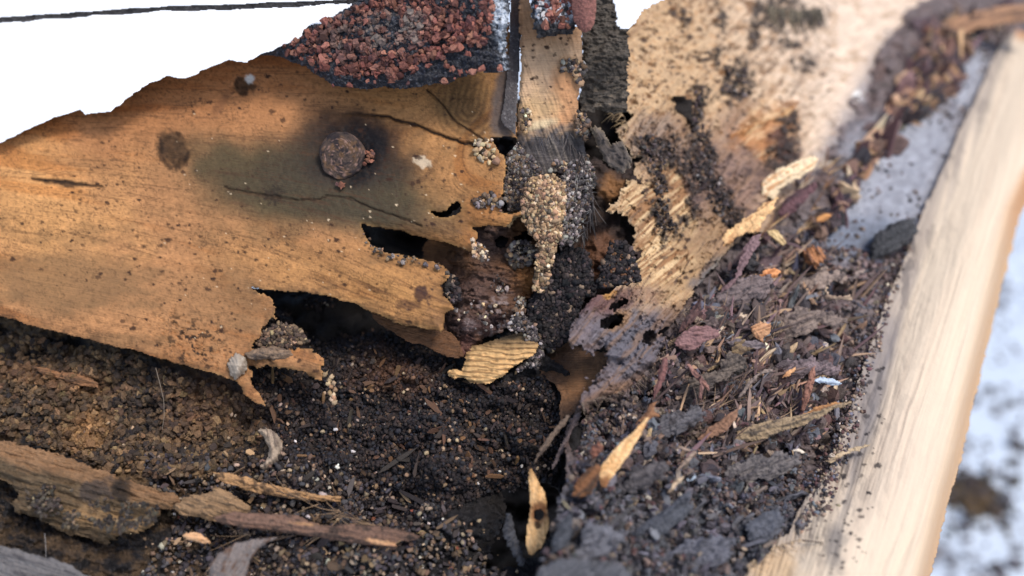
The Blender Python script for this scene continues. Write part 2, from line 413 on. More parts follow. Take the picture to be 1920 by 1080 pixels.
def specks(x, y, boxes, col_, c, seed, smin=1.2, smax=4):
    r = np.random.default_rng(seed)
    for (x0, y0, x1, y1, n) in boxes:
        for _ in range(n):
            cx, cy = r.uniform(x0, x1), r.uniform(y0, y1); s = r.uniform(smin, smax)*(.5+r.random())
            m = (abs(x-cx) < s*4) & (abs(y-cy) < s*4)
            if not m.any(): continue
            u = x[m]-cx; v = y[m]-cy
            k = 1-sst(.7, 1.3, np.sqrt((u/s/1.4)**2+(v/s)**2)+.5*fbm(u/s+cx, v/s+cy, 3, seed))
            c[m] = mix(c[m], np.broadcast_to(col_, c[m].shape), k*(.6+.4*r.random()))
    return c
NAIL = (641, 291)
def crack(x, y, pts, wd, seed=1):
    """0..1 along an open line"""
    d = pdist(x+2*fbm(x/14, y/14, 3, seed), y+2*fbm(x/14, y/14, 3, seed+3), pts, False)
    return 1-sst(wd*.4, wd, d)
CR1 = [(612, 214), (650, 213), (690, 214), (728, 220), (764, 230), (800, 243), (835, 257), (868, 268), (892, 274)]
CR2 = [(420, 352), (500, 366), (560, 376), (602, 374), (612, 366), (655, 372), (690, 388), (735, 402), (790, 424)]
CR3 = [(800, 168), (830, 195), (850, 225), (880, 245), (905, 262)]
CR4 = [(60, 336), (110, 340), (145, 346), (190, 350)]
def L_disp(x, y, e):
    u, v = L_uv(x, y)
    d = .9*fbm(x/260, y/200, 3, 21)+0.05*sfbm(u/90, v/5, 4, 22)+.14*fbm(x/9, y/9, 4, 23, .6)
    d -= .9*crack(x, y, CR1, 5)*sst(600, 720, x)+.5*crack(x, y, CR2, 2.5)+.5*crack(x, y, CR3, 3)+.4*crack(x, y, CR4, 3)
    # knots standing a little in
    d -= .8*blob(x, y, 325, 281, 28, 38, 70, .35)+.6*blob(x, y, 456, 160, 18, 18, 0, .3)
    # board lifts towards the nail, sags at the eaten edges
    d -= 2.2*np.exp(-e/26)*sst(600, 760, x)*sst(380, 440, y)
    d += 1.6*blob(x, y, 560, 675, 60, 26, 5, .6)
    d -= .5*blob(x, y, NAIL[0], NAIL[1], 52, 60, 0, .5)
    # ledge on the lower strip: the slit's lower lip bulges
    d += 1.5*blob(x, y, 760, 520, 110, 34, 14, .8, .1)
    d += 2.5*sst(-50, 70, x*-.1+y*.2-110)*0
    d -= .5*sst(.45, .6, fbm(x/9, y/5, 4, 55))*blob(x, y, 365, 640, 75, 50, 30, .6)
    return d
def L_col(x, y, e):
    u, v = L_uv(x, y)
    c = np.broadcast_to(col(186, 133, 88), (len(x), 3)).copy()
    c = mix(c, col(164, 102, 60), sst(430, 120, y+.18*x)*.85)
    c = mix(c, col(226, 166, 104), blob(x, y, 40, 390, 150, 120, 0, .8, .5)*.8)
    c = mix(c, col(178, 128, 74), sst(560, 760, x)*.5)
    c = mix(c, col(196, 142, 86), blob(x, y, 700, 545, 240, 60, 14, .7)*.7)
    c = mix(c, col(120, 92, 58), blob(x, y, 880, 195, 60, 70, -30, .6)*.8)        # knot by the tape
    rings = .5+.5*np.sin(pdist(x, y, [(893, 150), (880, 205)], False)*.55+2*fbm(x/20, y/20, 3, 9))
    c = mix(c, col(78, 52, 30), rings*blob(x, y, 875, 200, 62, 62, -30, .5)*.55)
    g = sfbm(u/150, v/7, 5, 3, .6); g2 = sfbm(u/60, v/2.4, 3, 8, .6)
    c = c*(1+.09*g+.07*g2+.10*fbm(x/13, y/10, 5, 91, .65)+.10*fbm(x/70, y/50, 4, 92))[:, None]
    c = mix(c, c*np.array([.86, .74, .62]), sst(.1, .9, sfbm(u/220, v/26, 4, 15)))
    # lower strip: dark streaks
    c = mix(c, col(104, 66, 40), sst(.15, .6, sfbm(u/130, v/4.2, 4, 31, .6))*blob(x, y, 740, 545, 170, 62, 12, .6)*.65)
    # iron stain round the nail
    c = mix(c, col(84, 74, 52), blob(x, y, 610, 356, 262, 82, 11, .35, .28, 4)*.95)
    c = mix(c, col(66, 58, 46), blob(x, y, 640, 300, 140, 62, 5, .6, .4, 7)*.85); c = mix(c, col(70, 62, 48), blob(x, y, 650, 385, 180, 36, 10, .7, .3, 8)*.75)
    c = mix(c, col(20, 19, 24), blob(x, y, 672, 274, 92, 60, 10, .6, .25, 5)*.98)
    c = mix(c, col(50, 42, 40), blob(x, y, 636, 330, 58, 22, 0, .8, .3, 5)*.6)
    c = mix(c, col(128, 98, 66), sst(.05, .7, fbm(x/90, y/40, 5, 191, .62))*.5*sst(330, 460, y)); c = mix(c, col(86, 58, 40), sst(.35, .7, sfbm(u/90, v/2.2, 4, 193, .6))*.45)
    c = mix(c, col(14, 13, 18), blob(x, y, 690, 262, 50, 42, 25, .55, .25, 6)*.93); c = mix(c, col(20, 18, 20), blob(x, y, 676, 330, 34, 14, -35, .6, .25, 6)*.8)
    fl = fbm(x/4.2, y/3.2, 3, 291, .7); c = c*(1+.20*fl)[:, None]; c = mix(c, col(60, 42, 30), sst(.34, .6, fl)*sst(-.3, .3, fbm(x/80, y/50, 3, 292))*.55)
    c = mix(c, col(50, 40, 32), blob(x, y, 512, 366, 15, 16, 20, .5, .9, 61, 6)*.8)
    # water stain low left, dirt film
    c = mix(c, col(140, 106, 72), blob(x, y, 120, 530, 150, 58, 5, .3, .35, 14)*.75)
    c = mix(c, col(150, 112, 76), blob(x, y, 420, 560, 120, 60, 5, .6, .5, 15)*.5)
    c = mix(c, col(120, 90, 66), blob(x, y, 865, 605, 60, 20, 10, .7, .5, 16)*.5)
    # grey paint film by the tape
    c = mix(c, col(92, 84, 82), blob(x, y, 950, 190, 26, 90, 8, .3, .25, 18)*.85)
    # knots
    k = blob(x, y, 325, 281, 25, 38, -18, .25, .25); c = mix(c, col(72, 52, 34)*(1+.6*fbm(x/6, y/6, 3, 4))[:, None], k*.92)
    c = mix(c, col(40, 27, 18), (blob(x, y, 325, 281, 28, 41, -18, .12, .25)-blob(x, y, 327, 279, 21, 33, -18, .2, .25)).clip(0, 1)*.8)
    k = blob(x, y, 456, 162, 19, 17, 0, .3, .4); c = mix(c, col(66, 46, 30)*(1+.6*fbm(x/5, y/5, 3, 4))[:, None], k*.9)
    c = mix(c, col(220, 214, 208), blob(x, y, 468, 148, 8, 8, 0, .4, .3))
    c = mix(c, col(130, 86, 56), blob(x, y, 415, 195, 8, 30, 35, .5, .4)*.7)
    c = mix(c, col(40, 26, 18), crack(x, y, CR1, 3.6)*sst(600, 720, x)*.95)
    for q, wdt in ((CR2, 1.9), (CR3, 2.4), (CR4, 3.4)): c = mix(c, col(48, 32, 22), crack(x, y, q, wdt, 7)*.75)
    c = mix(c, col(214, 190, 160), blob(x, y, 792, 303, 15, 10, 20, .3, .5, 31)*.9)
    # black mould flecks near (365,640)
    mm = sst(.25, .42, fbm(x/11, y/8, 5, 55, .62))*blob(x, y, 365, 645, 58, 50, 35, .5, .4)
    c = mix(c, col(34, 27, 22), mm*.95)
    mm = sst(.35, .55, fbm(x/6, y/5, 4, 56, .62)); c = mix(c, col(70, 46, 30), mm*.32)
    c = mix(c, col(62, 42, 32), sst(.3, .5, fbm(x/13, y/10, 4, 77))*blob(x, y, 520, 670, 50, 22, 0, .5)*.9)
    c = specks(x, y, [(90, 330, 160, 460, 26), (180, 300, 500, 520, 70), (300, 420, 820, 640, 150), (330, 180, 400, 215, 12), (430, 130, 900, 270, 40),
                      (700, 270, 940, 430, 60), (500, 600, 620, 710, 24), (0, 250, 300, 560, 40), (230, 520, 460, 700, 50)], col(58, 36, 26), c, 5, .9, 3.0)
    c = specks(x, y, [(300, 200, 930, 640, 110)], col(232, 206, 170), c, 9, .5, 1.3)
    c = mix(c, col(44, 32, 24), blob(x, y, 116, 342, 36, 6, 6, .5, .7, 41)*.85)
    c = mix(c, col(52, 30, 34), blob(x, y, 790, 552, 17, 16, 20, .35, .6, 42)*.85)
    c = mix(c, col(66, 40, 38), blob(x, y, 770, 574, 26, 8, 5, .35, .6, 43)*.6)
    c = mix(c, col(88, 62, 44), np.exp(-e/16)*sst(480, 600, y+.1*x)*sst(-.3, .4, fbm(x/22, y/14, 4, 68, .6))*.75)
    # eaten lips: thin pale raw edge
    c = mix(c, col(226, 178, 116), np.exp(-e/3.5)*sst(430, 520, x+.2*y)*.55*(.5+.5*fbm(x/10, y/10, 3, 8)))
    return c
base = thing('fascia_board', unproj(420, 400, 255), 'orange brown board with a dark stain round its nail and an eaten ragged end', 'board')
sheet('board_face', L_POLY, DL, L_col, M_WOOD, L_disp, [HO_SLIT, HO_SMALL], step=2.0, thick=5.0, jag=2.2, jscale=9, gdeg=9, edge=.6, parent=base,
      side_col=col(46, 32, 22))
# nail head, rusted: a domed disc with pitted rim
def nail():
    n = 44; rr = 30; co = []; cc = []
    R0 = 5.9
    for i in range(rr+1):
        for j in range(n):
            a = 2*math.pi*j/n; t = i/rr
            r = R0*min(t/.8, 1)*(1+.02*math.sin(3*a+1)+.015*math.sin(7*a)); h = .8*math.sqrt(max(0, 1-(min(t/.8, 1))**2.6)) if t < .8 else -2.0*(t-.8)/.2
            co.append((r*math.cos(a)*.95, r*math.sin(a), h))
    co = np.array(co); nz = fbm(co[:, 0]*1.1, co[:, 1]*1.1, 4, 3, .7)
    co[:, 2] += .25*nz+.2*np.maximum(fbm(co[:, 0]*2.1, co[:, 1]*2.1, 3, 9), 0); co[:, :2] *= (1+.03*nz)[:, None]
    c = np.broadcast_to(col(80, 64, 56), (len(co), 3)); c = mix(c, col(108, 80, 56), sst(.1, .5, fbm(co[:, 0]*.7, co[:, 1]*.7, 4, 5)))
    c = c*(1+.3*fbm(co[:, 0]*3, co[:, 1]*3, 2, 77))[:, None]; c = mix(c, col(44, 34, 36), sst(.1, .5, fbm(co[:, 0]*.9+5, co[:, 1]*.9, 4, 15))); c = mix(c, col(168, 132, 118), sst(.45, .7, fbm(co[:, 0]*2, co[:, 1]*2, 3, 25))*.7)
    f = []
    for i in range(rr):
        for j in range(n):
            a = i*n+j; b = i*n+(j+1) % n; f.append((a, a+n, b+n, b))
    cl = unproj(NAIL[0], NAIL[1], DL(NAIL[0], NAIL[1])-2.1)
    W = (co*.001) @ CR.T + cl
    o = make_mesh('nail_head', W, np.array(f).ravel(), np.full(len(f), 4), c, M_RUST, base)
    o['label'] = 'round rusty nail head'
nail()
# little red crumbs beside the nail head (stuck to the nail)
xx = np.array([688, 694, 700, 690, 684, 697, 640, 633, 697]); yy = np.array([286, 293, 289, 300, 306, 302, 347, 345, 283])
o = lumps('shingle_grit', unproj(xx, yy, DL(xx, yy)-1.6), np.array([.6, .75, .6, .75, .55, .6, .7, .5, .45]), palette(9, [col(150, 98, 78), col(104, 74, 68)], [1, 1]), M_STONE, True, True, 1.1)
tag(o, 'few red grit crumbs stuck to the rim of the rusty nail head', 'grit', kind='stuff')

# ================================================================ WHITE PAINTED TRIMS top left
def W_disp(x, y, e): return .12*fbm(x/160, y/90, 2, 3)+.5*sst(0, 24, e)+.12*fbm(x/7, y/7, 3, 8)*np.exp(-e/10)
_g = lambda x, y: float(DL(x, y))-4.2
DW = plane((0, 250, _g(0, 250)), (700, 20, 239), (0, 0, _g(0, 0)))
def W_col(x, y, e):
    c = np.broadcast_to(lin((246, 247, 248))*.97, (len(x), 3)).copy()
    c = mix(c, lin((190, 186, 180)), np.exp(-e/4)*.4*(.5+fbm(x/20, y/20, 3, 4)))
    return c
W_POLY = [(-60, 48), (0, 42), (120, 34), (200, 28), (320, 20), (430, 17), (600, 9), (850, 0), (1000, -70), (745, -70), (800, -20), (800, 20), (775, 27), (752, 18), (742, 4), (700, 14), (668, 32), (645, 30), (618, 38), (585, 48), (570, 58),
          (567, 68), (553, 78), (530, 88), (497, 98), (480, 108), (462, 118), (430, 112), (380, 132), (348, 148), (330, 146), (312, 142), (290, 153),
          (255, 172), (232, 190), (206, 210), (160, 216), (148, 207), (100, 222), (50, 246), (0, 268), (-60, 290), (-360, 400)]
W_POLY = [(-360, 72), (-60, 48), (0, 42), (120, 34), (200, 28), (320, 20), (430, 17), (600, 9), (760, 2), (803, 0), (801, 22), (775, 28), (752, 18), (742, 4)] + W_POLY[W_POLY.index((700, 14)):]
o = sheet('white_trim_board', W_POLY, DW, W_col, M_PAINT, W_disp, step=1.4, thick=3, jag=2.6, jscale=22)
tag(o, 'broad white painted board with a chipped lower edge, over the orange board', 'trim board')
o = sheet('white_trim_board', [(-360, 64), (-60, 39), (0, 33.5), (120, 26), (200, 20), (320, 12), (430, 9), (600, 2), (700, -2), (760, -160), (-360, -160)],
          lambda x, y: DW(x, y)+.5, W_col, M_PAINT, W_disp, step=1.4, thick=7, jag=1., jscale=18)
tag(o, 'upper white painted board above the thin dark joint, at the top left corner', 'trim board')
o = sheet('gap_backing', [(-360, 40), (860, -20), (860, 24), (-360, 94)], lambda x, y: DW(x, y)+2.2,  # grey strip added behind the open gap to give its dark groove
          lambda x, y, e: np.broadcast_to(col(96, 90, 88), (len(x), 3))*(1+.7*fbm(x/7, y/4, 4, 3, .7))[:, None], M_DIRT,
          lambda x, y, e: .4*fbm(x/8, y/8, 3, 2), step=3, thick=1.5)
tag(o, 'thin grey strip added behind the gap between the two white boards as its dark groove', 'gap backing')
o = sheet('paint_flake', [(1146, -30), (1150, 20), (1153, 42), (1165, 56), (1178, 55), (1192, 44), (1206, 24), (1228, 10), (1250, -4), (1260, -30)],
          lambda x, y: 232+0*x, W_col, M_PAINT, W_disp, step=2.2, thick=2.5, jag=3)
tag(o, 'lone white paint lump hanging at the top edge over the pale board', 'paint flake')

# ================================================================ SHINGLES
DS = plane((500, 100, 246), (950, 100, 232), (700, -60, 236))
F_POLY = [(478, 108), (500, 84), (560, 60), (640, 20), (740, -40), (958, -40), (955, 40), (950, 80), (956, 132), (934, 138), (900, 134), (868, 146), (842, 158),
          (800, 160), (760, 166), (722, 164), (690, 167), (650, 166), (624, 163), (610, 148), (588, 138), (562, 122), (530, 108), (505, 104)]
def F_col(x, y, e):
    c = np.broadcast_to(lin((38, 38, 46)), (len(x), 3)).copy()
    c = mix(c, lin((96, 100, 112)), sst(.45, .7, fbm(x/2.6, y/2.6, 3, 6, .7))*.7)
    pm = blob(x, y, 938, 20, 20, 70, 0, .5, .6, 21)+blob(x, y, 945, 110, 9, 36, 0, .5, .5, 22)*.7
    c = mix(c, lin((205, 212, 222)), np.clip(pm, 0, 1)*sst(-.35, .1, fbm(x/7, y/7, 4, 9, .7)))
    return c
sh = thing('roof_shingle', unproj(760, 90, 240), 'torn roofing shingle with red grit on black bitumen felt, under the white board', 'shingle')
F_disp = lambda x, y, e: .7*fbm(x/14, y/11, 4, 31, .6)+.5*fbm(x/4, y/4, 3, 33, .6)+1.3*sst(0, 16, e)+.8*fbm(x/80, y/50, 2, 3)
sheet('felt_backing', F_POLY, DS, F_col, M_FELT, F_disp, step=1.8, thick=3.2, jag=3.5, jscale=10, parent=sh)
G_POLY = [(538, 96), (560, 70), (600, 44), (650, 22), (720, -5), (760, -30), (920, -30), (926, 30), (918, 62), (905, 84), (880, 90), (838, 94), (818, 106), (790, 112), (775, 132), (752, 140),
          (735, 152), (718, 138), (690, 142), (660, 146), (636, 138), (612, 132), (592, 128), (582, 112), (560, 108)]
def gcol(x, y, c):
    g = blob(x, y, 700, 65, 70, 40, 0, .6, .6, 51)+blob(x, y, 770, 50, 34, 30, 0, .6, .6, 52)
    c = mix(c, lin((140, 128, 120))*.8, np.clip(g, 0, 1)*RNG.random(len(x))**.6)
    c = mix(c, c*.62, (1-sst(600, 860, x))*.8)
    return c
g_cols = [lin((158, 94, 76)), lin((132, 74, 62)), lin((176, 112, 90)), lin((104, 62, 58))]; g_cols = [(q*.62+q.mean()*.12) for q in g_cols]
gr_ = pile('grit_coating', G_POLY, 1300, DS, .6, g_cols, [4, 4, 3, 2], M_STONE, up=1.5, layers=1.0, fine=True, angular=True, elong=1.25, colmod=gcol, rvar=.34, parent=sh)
g9 = pile('loose_grit', F_POLY, 90, lambda x, y: DS(x, y)-2, .5, g_cols, [4, 4, 3, 2], M_STONE, up=.6, layers=.3, fine=True, angular=True, rvar=.4, parent=sh); g9['kind'] = 'stuff'
gr_['kind'] = 'stuff'; gr_['label'] = 'coating of angular red grit, greyed in the middle by old sealant'
# second shingle end in the corner above the block
sh2 = thing('roof_shingle', unproj(1035, 30, 236), 'small torn shingle end with white smeared red grit, over the pale wood block', 'shingle')
F2 = [(996, -40), (995, 30), (1002, 58), (1012, 72), (1034, 70), (1050, 66), (1070, 68), (1082, 50), (1085, 20), (1078, -40)]
def F2c(x, y, e):
    c = np.broadcast_to(lin((40, 38, 42)), (len(x), 3)); return mix(c, lin((206, 210, 220)), sst(-.15, .15, fbm(x/9, y/9, 4, 12, .7))*(1-sst(30, 50, y)))
D2 = lambda x, y: 235+0*x
sheet('felt_backing', F2, D2, F2c, M_FELT, F_disp, step=1.8, thick=3, jag=3.5, jscale=9, parent=sh2)
def g2col(x, y, c): return mix(c, lin((190, 188, 188)), (RNG.random(len(x)) < sst(1056, 1010, x+.5*y)*.8))
g2 = pile('grit_coating', [(1002, -30), (1003, 30), (1018, 50), (1050, 44), (1066, 52), (1076, 20), (1070, -30)], 110, D2, .66, g_cols, [4, 3, 3, 1], M_STONE, up=1.5, layers=1.2, fine=True, angular=True, elong=1.2, colmod=g2col, parent=sh2)
g2['kind'] = 'stuff'

# sanded oval stub beside it
def oval_col(x, y, e):
    c = np.broadcast_to(col(140, 92, 84), (len(x), 3))*(1+.18*fbm(x/3, y/3, 3, 3, .7))[:, None]
    return mix(c, col(176, 120, 104), np.exp(-e/5)*.5)
o = sheet('oval_stub', [(1070, -40), (1070, 10), (1074, 38), (1084, 56), (1096, 63), (1108, 58), (1116, 42), (1119, 15), (1118, -40)], lambda x, y: 232+0*x, oval_col, M_RUST,
          lambda x, y, e: .15*fbm(x/3, y/3, 3, 5)+2.2*np.sqrt(np.clip(e/22, 0, 1)), step=1.6, thick=4, jag=.6)
tag(o, 'reddish brown rounded stub with a sandy face, right of the small shingle', 'stub')

# ================================================================ CENTRE: block, tape, dark strip
DB = plane((980, 60, 243), (1090, 60, 246), (1030, 300, 250))
B_POLY = [(970, -30), (985, -30), (1004, 40), (1092, 52), (1093, 110), (1089, 150), (1084, 200), (1090, 236), (1098, 280), (1100, 330), (1070, 352), (1010, 350), (990, 320), (978, 290), (966, 262), (972, 190), (976, 120)]
def B_col(x, y, e):
    c = np.broadcast_to(col(206, 170, 136), (len(x), 3)).copy()
    c = mix(c, col(168, 124, 88), sst(110, 60, y)*.7); c = mix(c, col(206, 140, 86), blob(x, y, 1062, 180, 30, 60, 0, .6)*.6)
    c = mix(c, col(214, 176, 130), blob(x, y, 1010, 205, 34, 30, 0, .7)*.8)
    u, v = rot(x, y, 70); s = sfbm(u/40, v/2.6, 4, 4, .6); c = c*(1+.05*s+.17*fbm(x/12, y/12, 5, 9, .65))[:, None]
    m = sst(228, 262, y+16*fbm(x/9, y/9, 4, 3)+.10*(1040-x)*-1)
    c = mix(c, mix(np.broadcast_to(col(96, 90, 90), c.shape)*(1+.35*fbm(x/9, y/9, 4, 19, .65))[:, None], col(176, 162, 148), sst(.15, .7, s)*.45), m)
    c = mix(c, col(240, 214, 172), blob(x, y, 1008, 234, 34, 9, -12, .5, .3)*.85)
    return specks(x, y, [(980, 70, 1090, 230, 50)], col(66, 46, 36), c, 61, .8, 2.6)
o = sheet('wood_block', B_POLY, DB, B_col, M_PALE, lambda x, y, e: .25*fbm(x/20, y/20, 3, 5)+.25*sfbm(*[q/s for q, s in zip(rot(x, y, 70), (40, 3))], 3, 4)+.9*sst(0, 8, e)-2.2*sst(228, 300, y),
          step=1.8, thick=8, jag=2, side_col=col(60, 44, 34))
tag(o, 'pale tan wood block with a chewed dark lower end, right of the tape', 'block')
def T_col(x, y, e):
    c = np.broadcast_to(col(88, 80, 80), (len(x), 3))*(1+.15*fbm(x/20, y/30, 4, 3))[:, None]
    c = mix(c, col(150, 146, 144), np.exp(-abs(x-(972-(y-60)*.02))/2.2)*.2+sst(.55, .75, fbm(x/4, y/4, 3, 71))*.6); return mix(c, col(110, 72, 44), sst(70, 20, y)*.9)
o = sheet('tape_strip', [(957, -40), (986, -40), (978, 60), (974, 130), (970, 200), (967, 258), (958, 246), (946, 238), (938, 225), (944, 190), (951, 130), (955, 60)],
          lambda x, y: DL(x, y)-1.8, T_col, M_FELT, lambda x, y, e: .2*fbm(x/20, y/20, 3, 4), step=1.8, thick=.5, jag=.8)
tag(o, 'narrow grey weathered tape strip running down beside the pale wood block', 'tape')
DD = lambda x, y: 251+0*x+.02*(200-y)
def D_col(x, y, e):
    u, v = rot(x, y, 100); s = sfbm(u/26, v/4, 4, 4, .6); w_ = fbm(x/9, y/5, 4, 9, .7)
    c = np.broadcast_to(col(86, 78, 70), (len(x), 3))*(1+.15*s+.45*w_)[:, None]
    return mix(c, col(140, 122, 100), sst(.35, .8, w_)*sst(80, 210, y)*.7)
o = sheet('dark_wood_strip', [(1086, -40), (1090, 60), (1086, 130), (1084, 200), (1092, 214), (1108, 212), (1125, 207), (1150, 216), (1178, 212), (1180, 100), (1176, -40)], DD, D_col, M_ROT,
          lambda x, y, e: 1.4*fbm(x/16, y/8, 5, 3, .65), step=1.8, thick=5, jag=4, jscale=8)
tag(o, 'rough dark grey decayed wood strip squeezed between the block and the pale board', 'wood strip')
# ================================================================ RIGHT BOARD
R_POLY = [(1172, -260), (1170, 60), (1162, 120), (1164, 180), (1170, 206), (1186, 216), (1172, 232), (1150, 240), (1160, 262), (1176, 282), (1186, 300), (1200, 300), (1186, 322), (1172, 340),
          (1160, 356), (1142, 378), (1140, 398), (1160, 402), (1176, 420), (1184, 446), (1182, 470), (1192, 490), (1200, 512), (1196, 528), (1165, 534), (1140, 548), (1112, 556), (1092, 580), (1072, 610), (1064, 640),
          (1086, 652), (1108, 666), (1126, 654), (1134, 668), (1136, 684), (1122, 700), (1096, 708), (1112, 716), (1104, 730), (1088, 756), (1082, 770), (1110, 760), (1150, 742), (1180, 726), (1208, 712),
          (1218, 690), (1240, 664), (1256, 640), (1262, 610), (1290, 562), (1330, 512), (1372, 468), (1400, 436), (1440, 440), (1480, 446), (1514, 424), (1545, 372), (1578, 302), (1620, 232), (1662, 162), (1705, 90), (1745, 20), (1785, -60), (1880, -260)]
_i = R_POLY.index((1064, 640)); R_POLY = roughen(R_POLY, _i, R_POLY.index((1262, 610)), 8, 3, 4); _i = R_POLY.index((1186, 300)); R_POLY = roughen(R_POLY, _i, R_POLY.index((1196, 528)), 6, 4, 3)
RH1 = [(1212, 620), (1224, 616), (1230, 628), (1226, 640), (1214, 644), (1208, 632)]
RH2 = [(1146, 572), (1160, 562), (1178, 558), (1170, 568), (1156, 574), (1150, 580)]
RH3 = [(1130, 600), (1150, 590), (1165, 592), (1158, 608), (1140, 618), (1128, 612)]
def crust(x, y):
    """where the dark frass crust sits on the right board"""
    m = np.zeros(x.shape)
    for (cx, cy, rx, ry, dg) in [(1285, 32, 14, 12, 0), (1352, 40, 12, 32, -10), (1346, 100, 10, 22, 0), (1318, 105, 20, 8, 0), (1380, 160, 30, 30, 0), (1312, 185, 14, 32, 5), (1306, 235, 12, 28, 0),
                                 (1340, 340, 14, 90, -22), (1372, 390, 16, 70, -35), (1235, 285, 40, 30, 0), (1238, 345, 14, 50, 0), (1240, 410, 14, 40, 0), (1320, 300, 26, 40, 0), (1290, 300, 24, 24, 0), (1265, 255, 10, 12, 0), (1420, 25, 10, 40, 10),
                                 (1470, 25, 40, 34, 0), (1505, 30, 38, 26, 0), (1418, 60, 12, 36, 20), (1225, 390, 9, 14, 0), (1275, 425, 12, 30, 20), (1205, 270, 14, 20, 0),
                                 (1510, 120, 20, 18, 0), (1480, 80, 30, 10, 0), (1395, 120, 12, 12, 0), (1262, 20, 8, 8, 0), (1300, 330, 12, 60, 0), (1480, 240, 16, 40, 0), (1470, 290, 26, 30, 0)]:
        b = blob(x, y, cx, cy, rx*1.05, ry*1.05, dg, .35, .75, int(cx), 14); m = np.maximum(m, b)
    m *= sst(-.5, .05, fbm(x/7, y/7, 4, 66, .7))
    return m
def ex_zone(x, y):            # stripped places where fresh pale early wood shows
    a = blob(x, y, 1205, 385, 52, 62, -30, .25, .35, 91); b = blob(x, y, 1222, 470, 50, 62, -40, .25, .4, 92); c_ = blob(x, y, 1268, 375, 24, 60, -20, .3, .4, 93)
    return np.maximum(np.maximum(a, b), c_)
def R_disp(x, y, e):
    u, v = rot(x, y, -52); m = crust(x, y); z = ex_zone(x, y)
    d = 1.2*fbm(x/200, y/160, 3, 41)+.5*fbm(x/14, y/11, 4, 42, .6)+.34*fbm(x/4, y/4, 3, 49, .6)-.9*sst(.4, .6, fbm(x/12, y/9, 4, 46, .65))-1.1*sst(.05, .12, sfbm(*[q/k for q, k in zip(rot(x, y, -48), (70, 16))], 4, 246, .6))*sst(1540, 1440, x)*sst(120, 240, y+.3*(x-1300))
    d += m*(1.2+1.3*fbm(x/8, y/8, 4, 43, .65))
    u2, v2 = rot(x, y, -38); d += z*(-1.2+.4*sfbm(u2/60, v2/4.5, 3, 44))
    d += .3*sfbm(u/60, v/5, 3, 45)
    d -= 1.2*np.exp(-e/12)*sst(600, 480, y)*sst(1300, 1200, x)
    low = sst(560, 640, y); d += low*(2.2*fbm(x/34, y/22, 4, 47)-2.0*np.exp(-e/10))
    # rolled gutter-side lip, upper right
    t = 1-sst(0, 60, pdist(x, y, [(1480, 470), (1560, 340), (1720, 60)], False)); d -= 3*t
    d -= 5*sst(.0, 1, blob(x, y, 1400, 440, 90, 40, -45, .6, .3, 61))*0
    return d
